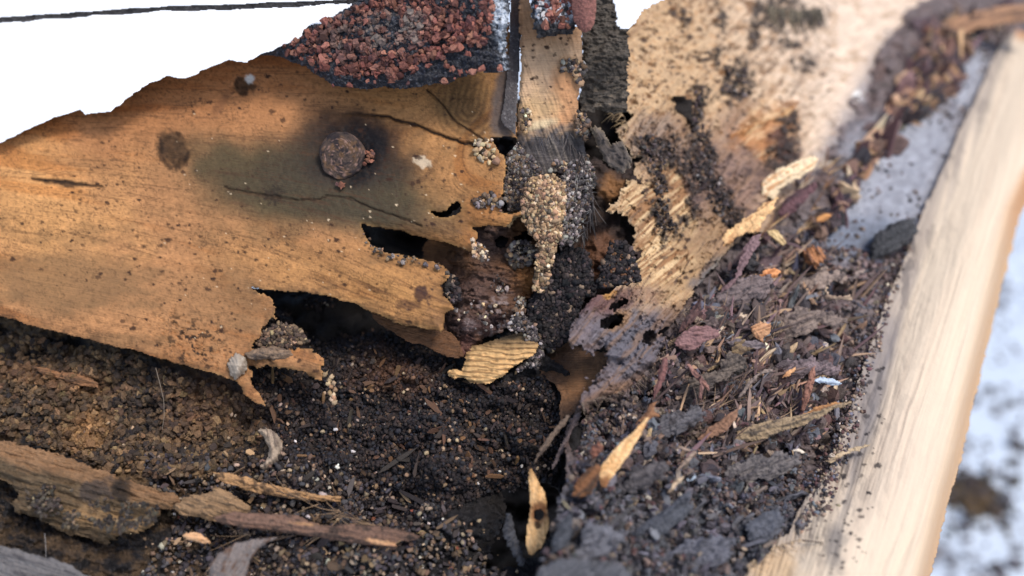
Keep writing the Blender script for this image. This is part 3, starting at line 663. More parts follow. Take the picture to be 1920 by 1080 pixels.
def R_col(x, y, e):
    u, v = rot(x, y, -52); s = sfbm(u/90, v/5, 4, 3, .6); n = fbm(x/16, y/10, 5, 17, .65); u3, v3 = rot(x, y, 12); s3 = sfbm(u3/40, v3/5, 4, 13, .6)
    c = np.broadcast_to(col(206, 172, 134), (len(x), 3)).copy()
    c = mix(c, col(240, 216, 194), sst(1230, 1560, x-.3*y)*.9)
    c = c*(1+.06*s+.15*n+.12*fbm(x/5, y/4, 4, 19, .7)+.08*s3)[:, None]; c = mix(c, col(196, 150, 104), sst(.25, .6, fbm(x/9, y/7, 4, 37, .65))*.6*sst(1560, 1450, x)); c = mix(c, col(110, 84, 66), sst(.52, .7, fbm(x/7, y/6, 4, 38, .65))*.7*sst(1560, 1450, x))
    c = mix(c, col(160, 120, 78), sst(.1, .75, fbm(x/22, y/14, 5, 27, .65))*.5)
    # grey bluish weathering, lower parts
    c = mix(c, col(150, 130, 118), blob(x, y, 1230, 260, 60, 40, -20, .7, .5, 71)*.8)
    c = mix(c, col(140, 112, 100), blob(x, y, 1340, 350, 120, 130, -25, .6, .5, 72)*.9); c = mix(c, col(92, 74, 72), sst(-.05, .35, fbm(x/26, y/12, 5, 73, .65))*blob(x, y, 1350, 370, 120, 110, -35, .5, .4, 73)*.8); c = mix(c, col(84, 60, 46), sst(.4, .6, fbm(x/12, y/9, 4, 46, .65))*.6*sst(1560, 1460, x))
    c = mix(c, col(176, 142, 104), blob(x, y, 1290, 480, 80, 80, -40, .6, .4, 74)*.8)
    low = sst(500, 590, y-.35*(x-1150)+24*fbm(x/40, y/40, 3, 5)); c = mix(c, np.broadcast_to(col(116, 106, 112), c.shape)*(1+.3*n)[:, None], low*.95)
    c = mix(c, col(104, 104, 114), blob(x, y, 1185, 650, 60, 56, 0, .6, .5, 75)*.7)
    c = mix(c, col(112, 78, 74), blob(x, y, 1130, 565, 80, 22, -10, .5, .5, 76)*.8)
    c = mix(c, col(160, 124, 90), blob(x, y, 1162, 600, 12, 26, 50, .5, .5, 78)*.9); c = mix(c, col(190, 140, 80), blob(x, y, 1143, 552, 13, 9, 0, .4, .5, 79)*.9)
    c = mix(c, col(128, 96, 72), blob(x, y, 1150, 735, 90, 14, -25, .5, .5, 80)*.7)
    z = ex_zone(x, y); u2, v2 = rot(x, y, -38)
    st = sfbm(u2/60, v2/4.5, 3, 44); c = mix(c, mix(np.broadcast_to(col(158, 116, 80), c.shape), col(232, 198, 152), sst(-.35, .45, st)), z*.95)
    c = mix(c, col(150, 116, 88), sst(.1, .5, sfbm(*[q/k for q, k in zip(rot(x, y, -48), (90, 7))], 4, 247, .6))*.55*sst(1600, 1460, x)); c = mix(c, col(80, 64, 60), sst(.42, .66, sfbm(*[q/k for q, k in zip(rot(x, y, -55), (46, 7))], 5, 248, .65))*.8*sst(1560, 1440, x)*sst(60, 200, y))
    # grain fibres
    c = c*(1+.14*sfbm(u2/30, v2/2.2, 3, 4))[:, None]
    # grey lip at the gutter side
    t = 1-sst(14, 74, pdist(x+8*n, y+8*n, [(1500, 470), (1560, 345), (1640, 200), (1690, 110)], False)); c = mix(c, col(142, 140, 148), t*.92)
    c = mix(c, col(94, 98, 106), blob(x, y, 1330, 520, 44, 20, -45, .5, .3, 81)*.85)
    # torn fibrous orange patch
    c = mix(c, mix(np.broadcast_to(col(190, 132, 84), c.shape), col(236, 196, 150), sst(-.1, .5, sfbm(*[q/k for q, k in zip(rot(x, y, -30), (40, 4))], 4, 84))), blob(x, y, 1430, 245, 60, 44, -30, .45, .5, 82)*.85)
    c = mix(c, col(84, 52, 50), blob(x, y, 1470, 280, 26, 38, 0, .4, .5, 83)*.9)
    c = mix(c, np.broadcast_to(col(62, 54, 52), c.shape)*(1+.45*fbm(x/5, y/5, 3, 85))[:, None], crust(x, y)*.95)
    c = specks(x, y, [(1170, 0, 1420, 260, 130), (1200, 240, 1400, 520, 110), (1420, 60, 1560, 240, 24), (1080, 560, 1260, 720, 50)], col(70, 52, 46), c, 15, 1., 3.2)
    c = specks(x, y, [(1170, 0, 1420, 260, 40)], col(120, 82, 50), c, 16, 2., 5)
    c = mix(c, col(238, 214, 176), np.exp(-e/3)*sst(540, 480, y)*.5)
    c = mix(c, col(252, 250, 246), blob(x, y, 1607, 180, 8, 11, 20, .4, .2))
    return c
o = sheet('wall_board', R_POLY, DR, R_col, M_PALE, R_disp, [RH1, RH2, RH3], step=2.0, thick=4, jag=4.6, jscale=7, gdeg=-52, edge=.5, side_col=col(52, 38, 34))
tag(o, 'pale tan wide board pocked with dark frass crust, its lower end thin, grey and torn to lace', 'board')

# ================================================================ EATEN INNER WOOD
o = sheet('dark_backstop', [(860, 180), (1300, 180), (1330, 700), (1200, 1150), (860, 1150), (640, 1000), (560, 700), (640, 420)], lambda x, y: 283+0*x,  # near-black sheet added behind the cavity so the holes read as dark void
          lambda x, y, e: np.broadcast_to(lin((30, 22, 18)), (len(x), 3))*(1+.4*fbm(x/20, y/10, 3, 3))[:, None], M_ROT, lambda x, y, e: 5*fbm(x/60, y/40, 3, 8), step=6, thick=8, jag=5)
tag(o, 'nearly black backing sheet added deep inside to keep the holes dark', 'backing sheet')
DU = plane((720, 470, 250), (1000, 470, 252), (860, 700, 243))
U_POLY = [(800, 440), (830, 410), (870, 380), (935, 385), (1000, 396), (1040, 440), (1030, 500), (1006, 548), (984, 560), (986, 598), (968, 622), (950, 618), (920, 634), (903, 640), (893, 660), (884, 674), (866, 668), (852, 650), (838, 628), (820, 600), (800, 540), (790, 480)]
UH = [(930, 452), (944, 444), (952, 450), (948, 462), (934, 462)]
UH2 = [(965, 444), (980, 436), (998, 432), (1000, 446), (986, 458), (970, 460)]
def U_col(x, y, e):
    u, v = rot(x, y, 12); s = sfbm(u/60, v/5, 4, 3, .6); n = fbm(x/12, y/9, 4, 8, .65)
    c = np.broadcast_to(col(122, 84, 54), (len(x), 3)).copy()
    c = mix(c, col(98, 74, 66), blob(x, y, 880, 560, 80, 60, 10, .6, .4, 5)*.9)
    c = mix(c, col(80, 66, 66), blob(x, y, 915, 450, 50, 40, 0, .5, .4, 6)*.8)
    c = mix(c, col(168, 112, 62), blob(x, y, 1000, 525, 34, 30, 30, .5, .4, 7)*.8)
    c = mix(c, col(66, 48, 50), blob(x, y, 905, 615, 70, 26, -10, .6, .5, 8)*.85)
    c = mix(c, col(108, 72, 64), blob(x, y, 868, 655, 26, 22, 0, .5, .4, 9)*.85)
    c = mix(c, col(156, 142, 140), sst(.2, .6, n)*blob(x, y, 930, 590, 60, 36, 0, .7, .5, 10)*.6)
    return c*(1+.22*s+.22*n)[:, None]
o = sheet('inner_wood_layer', U_POLY, DU, U_col, M_ROT, lambda x, y, e: 2.0*fbm(x/45, y/32, 3, 12)+.9*fbm(x/9, y/7, 4, 13, .65)+1.2*sst(.0, .08, sfbm(*[q/k for q, k in zip(rot(x, y, 12), (50, 12))], 4, 14))+2.4*blob(x, y, 880, 570, 66, 40, 20, .7)-2*np.exp(-e/8)-7*(1-sst(800, 880, x)),
          [UH, UH2], step=1.8, thick=3, jag=4, jscale=9)
tag(o, 'purplish brown inner wood layer bulging out of the open slit, ending in a hanging point', 'wood layer')
FL = [(838, 696), (852, 690), (864, 695), (870, 680), (874, 656), (890, 646), (930, 636), (975, 622), (1000, 630), (1011, 646), (1004, 664), (986, 674), (962, 688), (950, 702), (930, 714), (912, 722), (880, 717), (862, 708), (850, 712), (836, 706)]
DF = plane((840, 700, 242), (1000, 640, 240), (920, 720, 236))
def FL_col(x, y, e):
    u, v = rot(x, y, 6); bands = np.sin((v+.0006*(x-920)**2+3*fbm(x/30, y/20, 3, 3))*.62)
    c = np.broadcast_to(col(232, 186, 128), (len(x), 3)).copy()
    c = mix(c, col(124, 92, 62), sst(.2, .9, bands+.5*fbm(u/30, v/3, 3, 8))*.75)
    c = mix(c, col(96, 80, 62), sst(668, 636, y+.05*(x-900))*.85)
    return c*(1+.12*sfbm(u/30, v/3, 3, 5))[:, None]
o = sheet('wood_flake', FL, DF, FL_col, M_WOOD, lambda x, y, e: .5*np.sin((y+3*fbm(x/30, y/20, 3, 3))*.62)*.6+.3*fbm(x/9, y/6, 3, 3)+1.2*sst(0, 10, e), step=1.6, thick=2.5, jag=2.4, jscale=7, gdeg=6)
tag(o, 'golden yellow wood flake with dark growth stripes, lying over the dark cavity', 'wood flake')
o = sheet('shaded_underside', [(690, 575), (760, 600), (830, 612), (862, 640), (872, 672), (856, 672), (835, 668), (800, 652), (762, 640), (735, 622), (700, 600)], lambda x, y: DU(x, y)-1.5,  # wood under the board strip, shade painted in as dark brown
          lambda x, y, e: np.broadcast_to(col(104, 70, 44), (len(x), 3))*(1+.3*sfbm(*[q/k for q, k in zip(rot(x, y, 14), (40, 4))], 4, 3))[:, None], M_ROT, lambda x, y, e: .4*fbm(x/12, y/8, 3, 4), step=1.8, thick=2, jag=3, gdeg=14)
tag(o, 'brown wood underside of the lower board strip, its shade put into the colour', 'wood layer')
# pocket right of the flake
PK = [(1000, 668), (1030, 640), (1060, 632), (1110, 660), (1140, 660), (1142, 690), (1110, 722), (1100, 750), (1086, 772), (1060, 782), (1050, 800), (1046, 776), (1050, 744), (1040, 720), (1012, 706)]
o = sheet('inner_wood_layer', PK, plane((1000, 680, 246), (1130, 680, 240), (1060, 780, 231)),
          lambda x, y, e: mix(np.broadcast_to(col(98, 72, 54), (len(x), 3)), col(146, 104, 70), blob(x, y, 1085, 715, 50, 26, -30, .8, .5, 6))*(1+.25*fbm(x/8, y/14, 4, 3, .65))[:, None],
          M_ROT, lambda x, y, e: -3*blob(x, y, 1075, 690, 50, 40, 0, .9)+.5*fbm(x/14, y/14, 4, 4), step=1.8, thick=2, jag=3.5)
tag(o, 'dull brown hollowed wood layer under the torn grey end of the pale board', 'wood layer')
# wood behind centre (between column and right board): dark with brown patches
DK = plane((950, 300, 262), (1200, 350, 262), (1080, 640, 250))
K_POLY = [(930, 236), (1000, 300), (1090, 326), (1112, 290), (1150, 320), (1196, 300), (1215, 420), (1230, 540), (1150, 600), (1100, 680), (1010, 690), (985, 640), (975, 560), (1000, 470), (935, 430)]
KH = [(1112, 208), (1200, 208), (1200, 248), (1112, 250)]
def K_col(x, y, e):
    n = fbm(x/14, y/14, 4, 8, .65); c = np.broadcast_to(col(58, 44, 38), (len(x), 3))*(1+.4*n)[:, None]
    c = mix(c, col(150, 104, 62), blob(x, y, 1146, 352, 22, 24, 0, .5, .4, 3)*.9); return mix(c, col(124, 84, 60), blob(x, y, 1125, 485, 34, 46, 0, .6, .4, 4)*.85)
o = sheet('corner_post', K_POLY, DK, K_col, M_ROT, lambda x, y, e: 3*fbm(x/50, y/50, 3, 8)+.8*fbm(x/10, y/10, 4, 9)+2.5*blob(x, y, 1125, 485, 36, 50, 0, .8)+2*blob(x, y, 1146, 352, 24, 24, 0, .8), step=2, thick=6, jag=4)
tag(o, 'dark decayed corner wood with two brown humps, behind the frass column', 'post')
# chewed chunk with a fan shaped end, top of the void
CH = [(1106, 240), (1118, 234), (1134, 246), (1146, 268), (1166, 262), (1178, 282), (1186, 300), (1180, 318), (1166, 326), (1146, 316), (1130, 300), (1122, 280)]
o = sheet('chewed_chunk', CH, plane((1110, 240, 247), (1180, 280, 240), (1150, 320, 240)),
          lambda x, y, e: mix(np.broadcast_to(col(84, 76, 72), (len(x), 3))*(1+.4*sfbm(*[q/k for q, k in zip(rot(x, y, 60), (20, 3))], 4, 3))[:, None], col(166, 146, 120), np.exp(-e/3)*.6+sst(1126, 1108, x)*.4),
          M_FIBRE, lambda x, y, e: .9*fbm(x/12, y/10, 4, 5)+.8*sst(0, 9, e), step=1.6, thick=4, jag=3.5, jscale=6, gdeg=60)
tag(o, 'grey chewed wood chunk tilted under the black hole beside the pale board', 'wood chunk')
o = sheet('wood_tab', [(936, 396), (958, 398), (992, 390), (994, 404), (968, 408), (956, 430), (944, 424), (950, 408)], lambda x, y: DU(x, y)-5.5,
          lambda x, y, e: np.broadcast_to(col(206, 172, 130), (len(x), 3))*(1+.2*fbm(x/6, y/6, 3, 3))[:, None], M_PALE, lambda x, y, e: .4*fbm(x/6, y/6, 3, 4), step=1.5, thick=1.4, jag=2.5, jscale=6)
tag(o, 'small whitish torn wood tab pointing at the tan frass column', 'wood tab')
# ================================================================ CAVITY FLOOR (left)
PIT = [(940, 905), (1000, 880), (1062, 935), (1050, 975), (1030, 1005), (1010, 1045), (985, 1050), (962, 1062), (905, 1066), (925, 1020), (950, 975), (948, 940)]
def C_disp(x, y, e):
    w_, _ = worley(x/9, y/9, 3); w2, _ = worley(x/6, y/6, 8)
    d = 5.5*fbm(x/120, y/80, 4, 51)+1.8*fbm(x/28, y/22, 4, 52, .6)+1.3*(1-w_)+.7*(1-w2)
    d -= 13*blob(x, y, 650, 590, 210, 56, 14, .8, .2, 4)                      # hollow under the board
    d -= 4*blob(x, y, 860, 935, 130, 30, 0, .7, .3, 4)
    d += 2.2*blob(x, y, 750, 700, 70, 34, 15, .8)
    d -= 8*blob(x, y, 960, 1000, 60, 80, 0, .8, .2)
    return d
def C_col(x, y, e):
    n = fbm(x/26, y/20, 5, 8, .65); f = fbm(x/6, y/5, 4, 9, .7); _, cid = worley(x/7, y/7, 3)
    c = np.broadcast_to(col(38, 34, 35), (len(x), 3)).copy()
    c = mix(c, col(112, 88, 62), (1-sst(300, 620, x))*sst(-.4, .5, n)*.95)
    c = mix(c, col(112, 74, 46), blob(x, y, 735, 700, 60, 34, 10, .7, .5, 12)*.7)
    c = mix(c, col(120, 82, 52), blob(x, y, 100, 710, 90, 18, 10, .5, .5, 13)*.9)
    c = mix(c, col(176, 128, 78), blob(x, y, 165, 805, 42, 36, 0, .6, .5, 14)*.75)
    c = mix(c, col(110, 72, 46), blob(x, y, 390, 760, 80, 60, 20, .7, .5, 15)*.6)
    c = mix(c, col(38, 36, 40), blob(x, y, 280, 760, 50, 60, 0, .7, .5, 16)*.7)
    c = mix(c, col(34, 34, 40), sst(560, 900, x)*sst(640, 560, y)*0+sst(900, 1000, y)*.3)
    return c*(1+.45*f+.5*(cid-.5))[:, None]
def DCc(x, y): return DC(x, y)
o = sheet('frass_bed', [(-360, 500), (480, 540), (640, 520), (800, 560), (1000, 640), (1070, 700), (1080, 800), (1070, 1300), (-360, 1300)], DCc, C_col, M_DIRT, C_disp, [PIT], step=2.2, thick=9, jag=4, side_col=col(30, 24, 22))
tag(o, 'deep bed of dark packed frass and soil filling the eaten hollow under the orange board', 'frass', kind='stuff')
def DCs(x, y): return DC(x, y)-C_disp(x, y, None)
def ctint(x, y, c): return .55*c+.6*C_col(x, y, None)
dk = [col(40, 36, 38), col(62, 52, 50), col(90, 72, 62), col(142, 114, 92), col(200, 180, 160), col(56, 58, 66)]
o = pile('frass_pellets', [(470, 560), (620, 560), (740, 620), (860, 690), (960, 720), (1020, 700), (1070, 800), (1040, 900), (900, 930), (760, 1000), (600, 1090), (400, 1090), (420, 960), (470, 820), (480, 700)],
         14000, DCs, .47, dk, [8, 8, 4, 1.0, .3, 4], up=.9, layers=2.2, rvar=.35, colmod=ctint)
tag(o, 'heaps of small dark termite pellets covering the hollow below the slit', 'pellets', kind='stuff')
o = pile('frass_pellets', [(-20, 620), (200, 660), (460, 740), (520, 840), (420, 900), (200, 880), (-20, 800)], 4200, DCs, .5, [col(92, 74, 58), col(134, 104, 74), col(176, 140, 100), col(58, 50, 48)], [5, 5, 2.4, 3], up=.9, layers=2.0, rvar=.5, colmod=ctint, angular=True, mat_=M_DIRT, fine=True)
tag(o, 'brown crumbly frass lumps in the shaded hollow at the left', 'pellets', kind='stuff')
o = pile('frass_pellets', [(250, 850), (560, 850), (840, 960), (960, 1090), (250, 1090), (330, 980)], 1500, DCs, .5, [col(160, 140, 122), col(118, 98, 82), col(80, 76, 80), col(206, 194, 182), col(150, 90, 70)], [1.6, 4, 8, .25, .15], up=2.0, layers=1.6, fine=True, rvar=.35)
tag(o, 'lighter grey and tan pellets strewn along the foot of the hollow', 'pellets', kind='stuff')
# pellets piled beneath the slit mouth
o = pile('frass_pellets', [(492, 622), (520, 606), (560, 612), (580, 640), (540, 656), (500, 654), (480, 645)], 260, lambda x, y: DL(x, y)+3, .52, [col(120, 98, 78), col(82, 68, 60), col(176, 148, 116)], [3, 4, 1], up=1, layers=2, fine=True)
tag(o, 'small heap of tan pellets at the left lip of the lower slit', 'pellets', kind='stuff')
# string of pellets hanging from the lower tab
sx = np.array([622, 618, 626, 621, 628, 619, 625, 622, 627, 616, 610, 626]); sy = np.array([706, 713, 719, 725, 731, 737, 742, 749, 755, 720, 702, 746])
o = lumps('pellet_string', unproj(sx, sy, DL(sx, sy)+.5), np.full(12, .55), palette(12, [col(206, 178, 142), col(170, 136, 104)], [2, 1]), M_PELLET, True)
tag(o, 'short hanging string of pale tan pellets below the ragged wood tab', 'pellet string')

# ================================================================ CENTRAL FRASS
def DX(x, y): return 245-3.5*blob(x, y, 1025, 400, 40, 90, 0, .9, .2)+0*x
tan = [col(204, 170, 132), col(168, 136, 106), col(120, 96, 76), col(226, 202, 170), col(96, 84, 76)]
gry = [col(92, 84, 84), col(126, 116, 112), col(64, 58, 58), col(170, 160, 154), col(112, 92, 76)]
blk = [col(40, 36, 38), col(58, 50, 50), col(30, 30, 34), col(86, 74, 72), col(140, 118, 100)]
COLP = [(990, 338), (1020, 328), (1055, 336), (1060, 380), (1052, 430), (1040, 470), (1030, 520), (1022, 548), (1000, 545), (1004, 500), (1010, 460), (990, 430), (978, 400), (982, 362)]
def support(name, poly, depth, c, seed, label, cat, th=5, jag=5, holes=()):
    o = sheet(name, poly, depth, lambda x, y, e: np.broadcast_to(c, (len(x), 3))*(1+.45*fbm(x/5, y/5, 4, seed, .7))[:, None], M_DIRT,
              lambda x, y, e: 1.6*fbm(x/18, y/18, 4, seed+2)+1.1*(1-worley(x/7, y/7, seed)[0])+1.5*sst(0, 10, e), holes, step=1.8, thick=th, jag=jag, jscale=8)
    return tag(o, label, cat, kind='stuff')
support('frass_column', COLP, DX, col(120, 94, 76), 5, 'upright clump of caked tan frass hanging below the wood block', 'frass')
o = pile('frass_pellets', COLP, 760, lambda x, y: DX(x, y)-2.5, .6, tan, [5, 5, 3, 1.5, 2], up=.8, layers=2.4, fine=True, rvar=.2)
tag(o, 'light tan pellets caked all over the upright clump below the wood block', 'pellets', kind='stuff')
GP = [(950, 288), (972, 270), (990, 288), (1012, 320), (1000, 344), (985, 365), (978, 395), (955, 392), (944, 378), (946, 330), (950, 300)]
support('frass_column', GP, lambda x, y: DX(x, y)+5, col(70, 60, 58), 15, 'dark grey clump of frass packed between the orange board edge and the tan clump', 'frass')
o = pile('frass_pellets', GP, 520, lambda x, y: DX(x, y)+2.2, .56, gry, [5, 4, 4, 1.5, 3], up=.8, layers=2.2, fine=True)
tag(o, 'grey pellets along the orange board edge below its upper black hole', 'pellets', kind='stuff')
FZ = [(1056, 330), (1075, 300), (1100, 290), (1112, 320), (1118, 350), (1096, 352), (1112, 372), (1104, 400), (1090, 425), (1082, 455), (1062, 458), (1048, 470), (1052, 430), (1060, 380)]
support('frass_column', FZ, lambda x, y: DX(x, y)+1.5, col(84, 78, 76), 25, 'fuzzy grey clump of dusty fibres right of the tan clump', 'frass')
o = pile('frass_pellets', FZ, 420, lambda x, y: DX(x, y)-1, .48, gry, [3, 5, 3, 3, 2], up=.8, layers=2.2, fine=True)
tag(o, 'ash grey pellets and crumbs on the fuzzy clump', 'pellets', kind='stuff')
BK = [(1000, 560), (1020, 520), (1040, 480), (1068, 462), (1100, 470), (1112, 520), (1120, 545), (1096, 560), (1078, 600), (1062, 640), (1030, 660), (1008, 640), (985, 620), (990, 590)]
def DKs(x, y): return 249-.01*(y-500)+0*x
support('frass_column', BK, DKs, col(44, 38, 38), 35, 'black bed of pellets filling the corner between both boards', 'frass', 6)
o = pile('frass_pellets', BK, 1100, lambda x, y: DKs(x, y)-2, .62, blk, [6, 5, 4, 2, .5], up=.8, layers=2.6, fine=True)
tag(o, 'near black round pellets filling the corner between both boards', 'pellets', kind='stuff')
B2 = [(1124, 520), (1135, 480), (1148, 450), (1172, 452), (1184, 470), (1192, 500), (1200, 524), (1170, 532), (1140, 540), (1120, 540)]
o = pile('frass_pellets', B2, 400, lambda x, y: 246+0*x, .62, blk+[col(120, 82, 58)], [5, 5, 3, 3, .8, 1.5], up=1, layers=2.4, fine=True)
tag(o, 'dark brown pellets heaped in the pocket at the eaten edge of the pale board', 'pellets', kind='stuff')
o = pile('frass_pellets', [(940, 610), (985, 590), (1010, 620), (1020, 660), (1008, 690), (960, 700), (1010, 648)], 180, lambda x, y: 240+0*x, .46, gry, [5, 3, 3, 2, 1], up=1, layers=1.5, fine=True)
tag(o, 'thin line of grey pellets along the right rim of the golden flake', 'pellets', kind='stuff')
# scattered pellets sitting on surfaces
def on(name, poly, n, depth, cols, wts, label, r=.5, lay=.8, cat='pellets'):
    o = pile(name, poly, n, depth, r, cols, wts, up=.9, layers=lay, fine=True, rvar=.4, angular=(r < .47)); return tag(o, label, cat, kind='stuff')
DLs = lambda x, y: DL(x, y)-L_disp(x, y, np.full(np.shape(x), 30.))
DUs = lambda x, y: DU(x, y)-2.0*fbm(x/45, y/32, 3, 12)-3.5*blob(x, y, 880, 570, 66, 40, 20, .7)
on('frass_pellets', [(888, 262), (918, 262), (934, 290), (930, 310), (908, 300), (892, 285)], 34, DLs, tan, [5, 2, 1, 4, 0], 'cluster of pale pellets on the orange board left of its upper black hole', .6)
on('frass_pellets', [(886, 372), (912, 362), (940, 376), (942, 398), (915, 392), (895, 388)], 60, DLs, gry+tan, [3, 3, 3, 1, 3, 1, 2, 2, 0, 1], 'clump of mixed pellets near the right edge of the orange board', .5, 1.4)
on('frass_pellets', [(680, 432), (702, 462), (740, 478), (786, 484), (840, 500), (842, 512), (800, 498), (745, 490), (700, 476), (678, 450)], 30, lambda x, y: DLs(x, y)-.2, gry+tan, [4, 3, 5, 1, 3, 1, 2, 2, .5, 2], 'line of pellets along the lower lip of the upper slit', .45, 1.2)
on('frass_pellets', [(836, 512), (856, 520), (862, 560), (850, 570), (836, 548), (830, 532)], 110, lambda x, y: DU(x, y)-5, blk+gry, [5, 4, 3, 3, 2, 3, 2, 3, 1, 1], 'dark pellets packed at the broken end of the lower strip', .5, 1.5)
on('frass_pellets', [(884, 450), (908, 462), (920, 486), (905, 488), (886, 476)], 70, lambda x, y: DL(x, y)-.8, tan+gry, [3, 2, 1, 3, 1, 1, 2, 0, 2, 1], 'pale gritty pellets on the torn tip above the slit', .42, 1)
on('frass_pellets', [(950, 466), (975, 450), (1008, 462), (1010, 480), (985, 500), (960, 500), (948, 486)], 150, lambda x, y: DUs(x, y)-1.5, gry+tan, [3, 5, 2, 4, 2, 1, 1, 1, 3, 1], 'grey frass clump below the two inner holes', .5, 2.2)
on('frass_pellets', [(966, 560), (982, 556), (988, 600), (978, 612), (964, 592)], 60, lambda x, y: DUs(x, y)-1, gry+tan, [1, 3, 0, 6, 1, 1, 1, 1, 4, 1], 'whitish pellets on the edge of the purplish layer', .46, 1.6)
on('frass_pellets', [(840, 570), (880, 560), (950, 570), (972, 600), (920, 620), (860, 612), (845, 592)], 22, lambda x, y: DUs(x, y)-1, gry+tan, [2, 3, 0, 5, 1, 1, 1, 1, 3, 1], 'few grey white pellets scattered on the purplish layer', .44, .8)
on('frass_pellets', [(925, 510), (945, 520), (955, 540), (950, 556), (926, 550), (920, 530)], 18, lambda x, y: DUs(x, y)-1, gry+tan, [3, 2, 3, 3, 1, 1, 1, 1, 2, 1], 'small knot of pellets in the middle of the purplish layer', .44, .8)
on('frass_pellets', [(1048, 122), (1070, 112), (1100, 118), (1098, 142), (1084, 160), (1072, 138), (1052, 134)], 90, lambda x, y: DB(x, y)-1.2, gry+tan, [4, 3, 4, 1, 3, 1, 2, 2, .5, 1], 'grey pellets caked on the upper right corner of the wood block', .48, 1.5)
on('frass_pellets', [(978, 205), (992, 205), (996, 224), (990, 246), (978, 250), (976, 228)], 30, lambda x, y: DB(x, y)-1.4, tan+gry, [3, 2, 2, 2, 1, 1, 2, 1, 1, 1], 'pellets stuck along the left edge of the wood block', .5, 1)
on('frass_pellets', [(1084, 208), (1102, 214), (1108, 240), (1100, 262), (1084, 250), (1080, 226)], 90, lambda x, y: DB(x, y)-2, gry+tan, [4, 3, 3, 2, 3, 1, 2, 2, 1, 1], 'pellets clinging between the wood block and the chewed chunk', .5, 1.8)
on('frass_pellets', [(1040, 300), (1072, 300), (1078, 326), (1050, 336), (1030, 322)], 70, lambda x, y: DB(x, y)-1, gry+tan, [3, 3, 2, 4, 2, 2, 2, 1, 2, 1], 'light pellets on the dark chewed end of the wood block', .5, 1.2)
on('frass_pellets', [(1195, 255), (1230, 250), (1270, 270), (1250, 330), (1260, 430), (1230, 440), (1228, 340), (1200, 300)], 170, lambda x, y: DR(x, y)-R_disp(x, y, np.full(np.shape(x), 40.)), blk+gry, [4, 4, 3, 3, .6, 3, 2, 3, .6, 1], 'dark crusty pellets in the groove down the pale board', .42, 1.2)
on('frass_pellets', [(1300, 250), (1330, 250), (1350, 330), (1390, 420), (1370, 440), (1330, 380), (1300, 330)], 190, lambda x, y: DR(x, y)-R_disp(x, y, np.full(np.shape(x), 40.)), blk+gry, [3, 4, 2, 4, .6, 4, 2, 3, .6, 1], 'second row of dark crusty pellets right of the groove', .46, 1.2)
o = on('frass_pellets', [(1360, 130), (1400, 130), (1412, 170), (1380, 195), (1350, 170)], 50, lambda x, y: DR(x, y)-R_disp(x, y, np.full(np.shape(x), 40.)), blk+gry, [3, 4, 2, 4, .6, 5, 2, 3, 1, 1], 'round dark pellet patch near the top of the pale board', .5, 1.2)
on('frass_pellets', [(1300, 160), (1325, 160), (1320, 250), (1295, 250)], 40, lambda x, y: DR(x, y)-R_disp(x, y, np.full(np.shape(x), 40.)), blk+gry, [3, 4, 2, 4, .6, 4, 2, 3, 1, 1], 'narrow dark pellet streak in the upper middle of the pale board', .5, 1.1)

o = pile('frass_pellets', [(480, 640), (860, 700), (1040, 720), (1060, 860), (900, 930), (980, 1080), (200, 1080), (300, 880), (100, 800), (470, 760)], 150, lambda x, y: DCs(x, y)-1.6, .4, [col(180, 154, 128), col(140, 114, 90), col(228, 220, 212)], [4, 6, .6], up=.8, layers=.5, fine=True, rvar=.35)
tag(o, 'stray pale pellets dotted over the dark hollow', 'pellets', kind='stuff')
for (P_, b_, n_, lb_) in ((FZ, lambda x, y: DX(x, y)-.6, 260, 'fine ash grey dust grains on the fuzzy clump'), (GP, lambda x, y: DX(x, y)+1.4, 500, 'fine grey dust between the pellets at the orange board edge')):
    o = pile('frass_dust', P_, n_, b_, .2, gry+tan, [4, 4, 4, 2, 3, 2, 2, 2, 1, 2], M_DIRT, up=.8, layers=2.2, rvar=.5, angular=True); tag(o, lb_, 'dust', kind='stuff')
# ================================================================ GUTTER FLOOR between right board and timber
PIT2 = [(1092, 770), (1110, 757), (1140, 750), (1150, 770), (1140, 800), (1118, 815), (1098, 806), (1086, 790)]
PIT3 = [(1180, 722), (1205, 714), (1226, 724), (1222, 742), (1200, 750), (1180, 742)]
def smooth_zone(x, y):
    return np.maximum(np.maximum(blob(x, y, 1645, 405, 120, 56, -25, .3, .3, 55), blob(x, y, 1705, 350, 150, 112, -50, .3, .3, 5)), np.maximum(blob(x, y, 1620, 430, 90, 40, 0, .5, .3, 6), blob(x, y, 1820, 150, 60, 70, -60, .5, .3, 7)))
def dust_zone(x, y): return blob(x, y, 1618, 590, 44, 130, 22, .6, .5, 15)
def slate_zone(x, y): return sst(860, 960, y-.16*(x-1150)+30*fbm(x/60, y/60, 3, 9))
def G_disp(x, y, e):
    w_, _ = worley(x/11, y/11, 13); z = smooth_zone(x, y); sl = slate_zone(x, y)
    r = (1-z)*(1-.6*dust_zone(x, y))*(1-.55*sl)
    d = 3.0*fbm(x/110, y/90, 4, 61)*(1-.5*z)+r*(3.4*fbm(x/30, y/24, 4, 62, .6)+1.0*(1-w_)+.7*fbm(x/5, y/5, 3, 64))
    u, v = rot(x, y, -35); d += sl*(1.8*np.abs(sfbm(u/80, v/24, 4, 63))*2+.5*fbm(x/6, y/6, 4, 65, .65)-1.6*sst(.3, .34, fbm(x/34, y/24, 3, 67))+1.2*sst(-.3, -.26, fbm(x/40, y/22, 3, 68)))+z*.3*fbm(x/20, y/20, 3, 66)
    d -= 5*blob(x, y, 1100, 800, 60, 40, 0, .8)
    return d
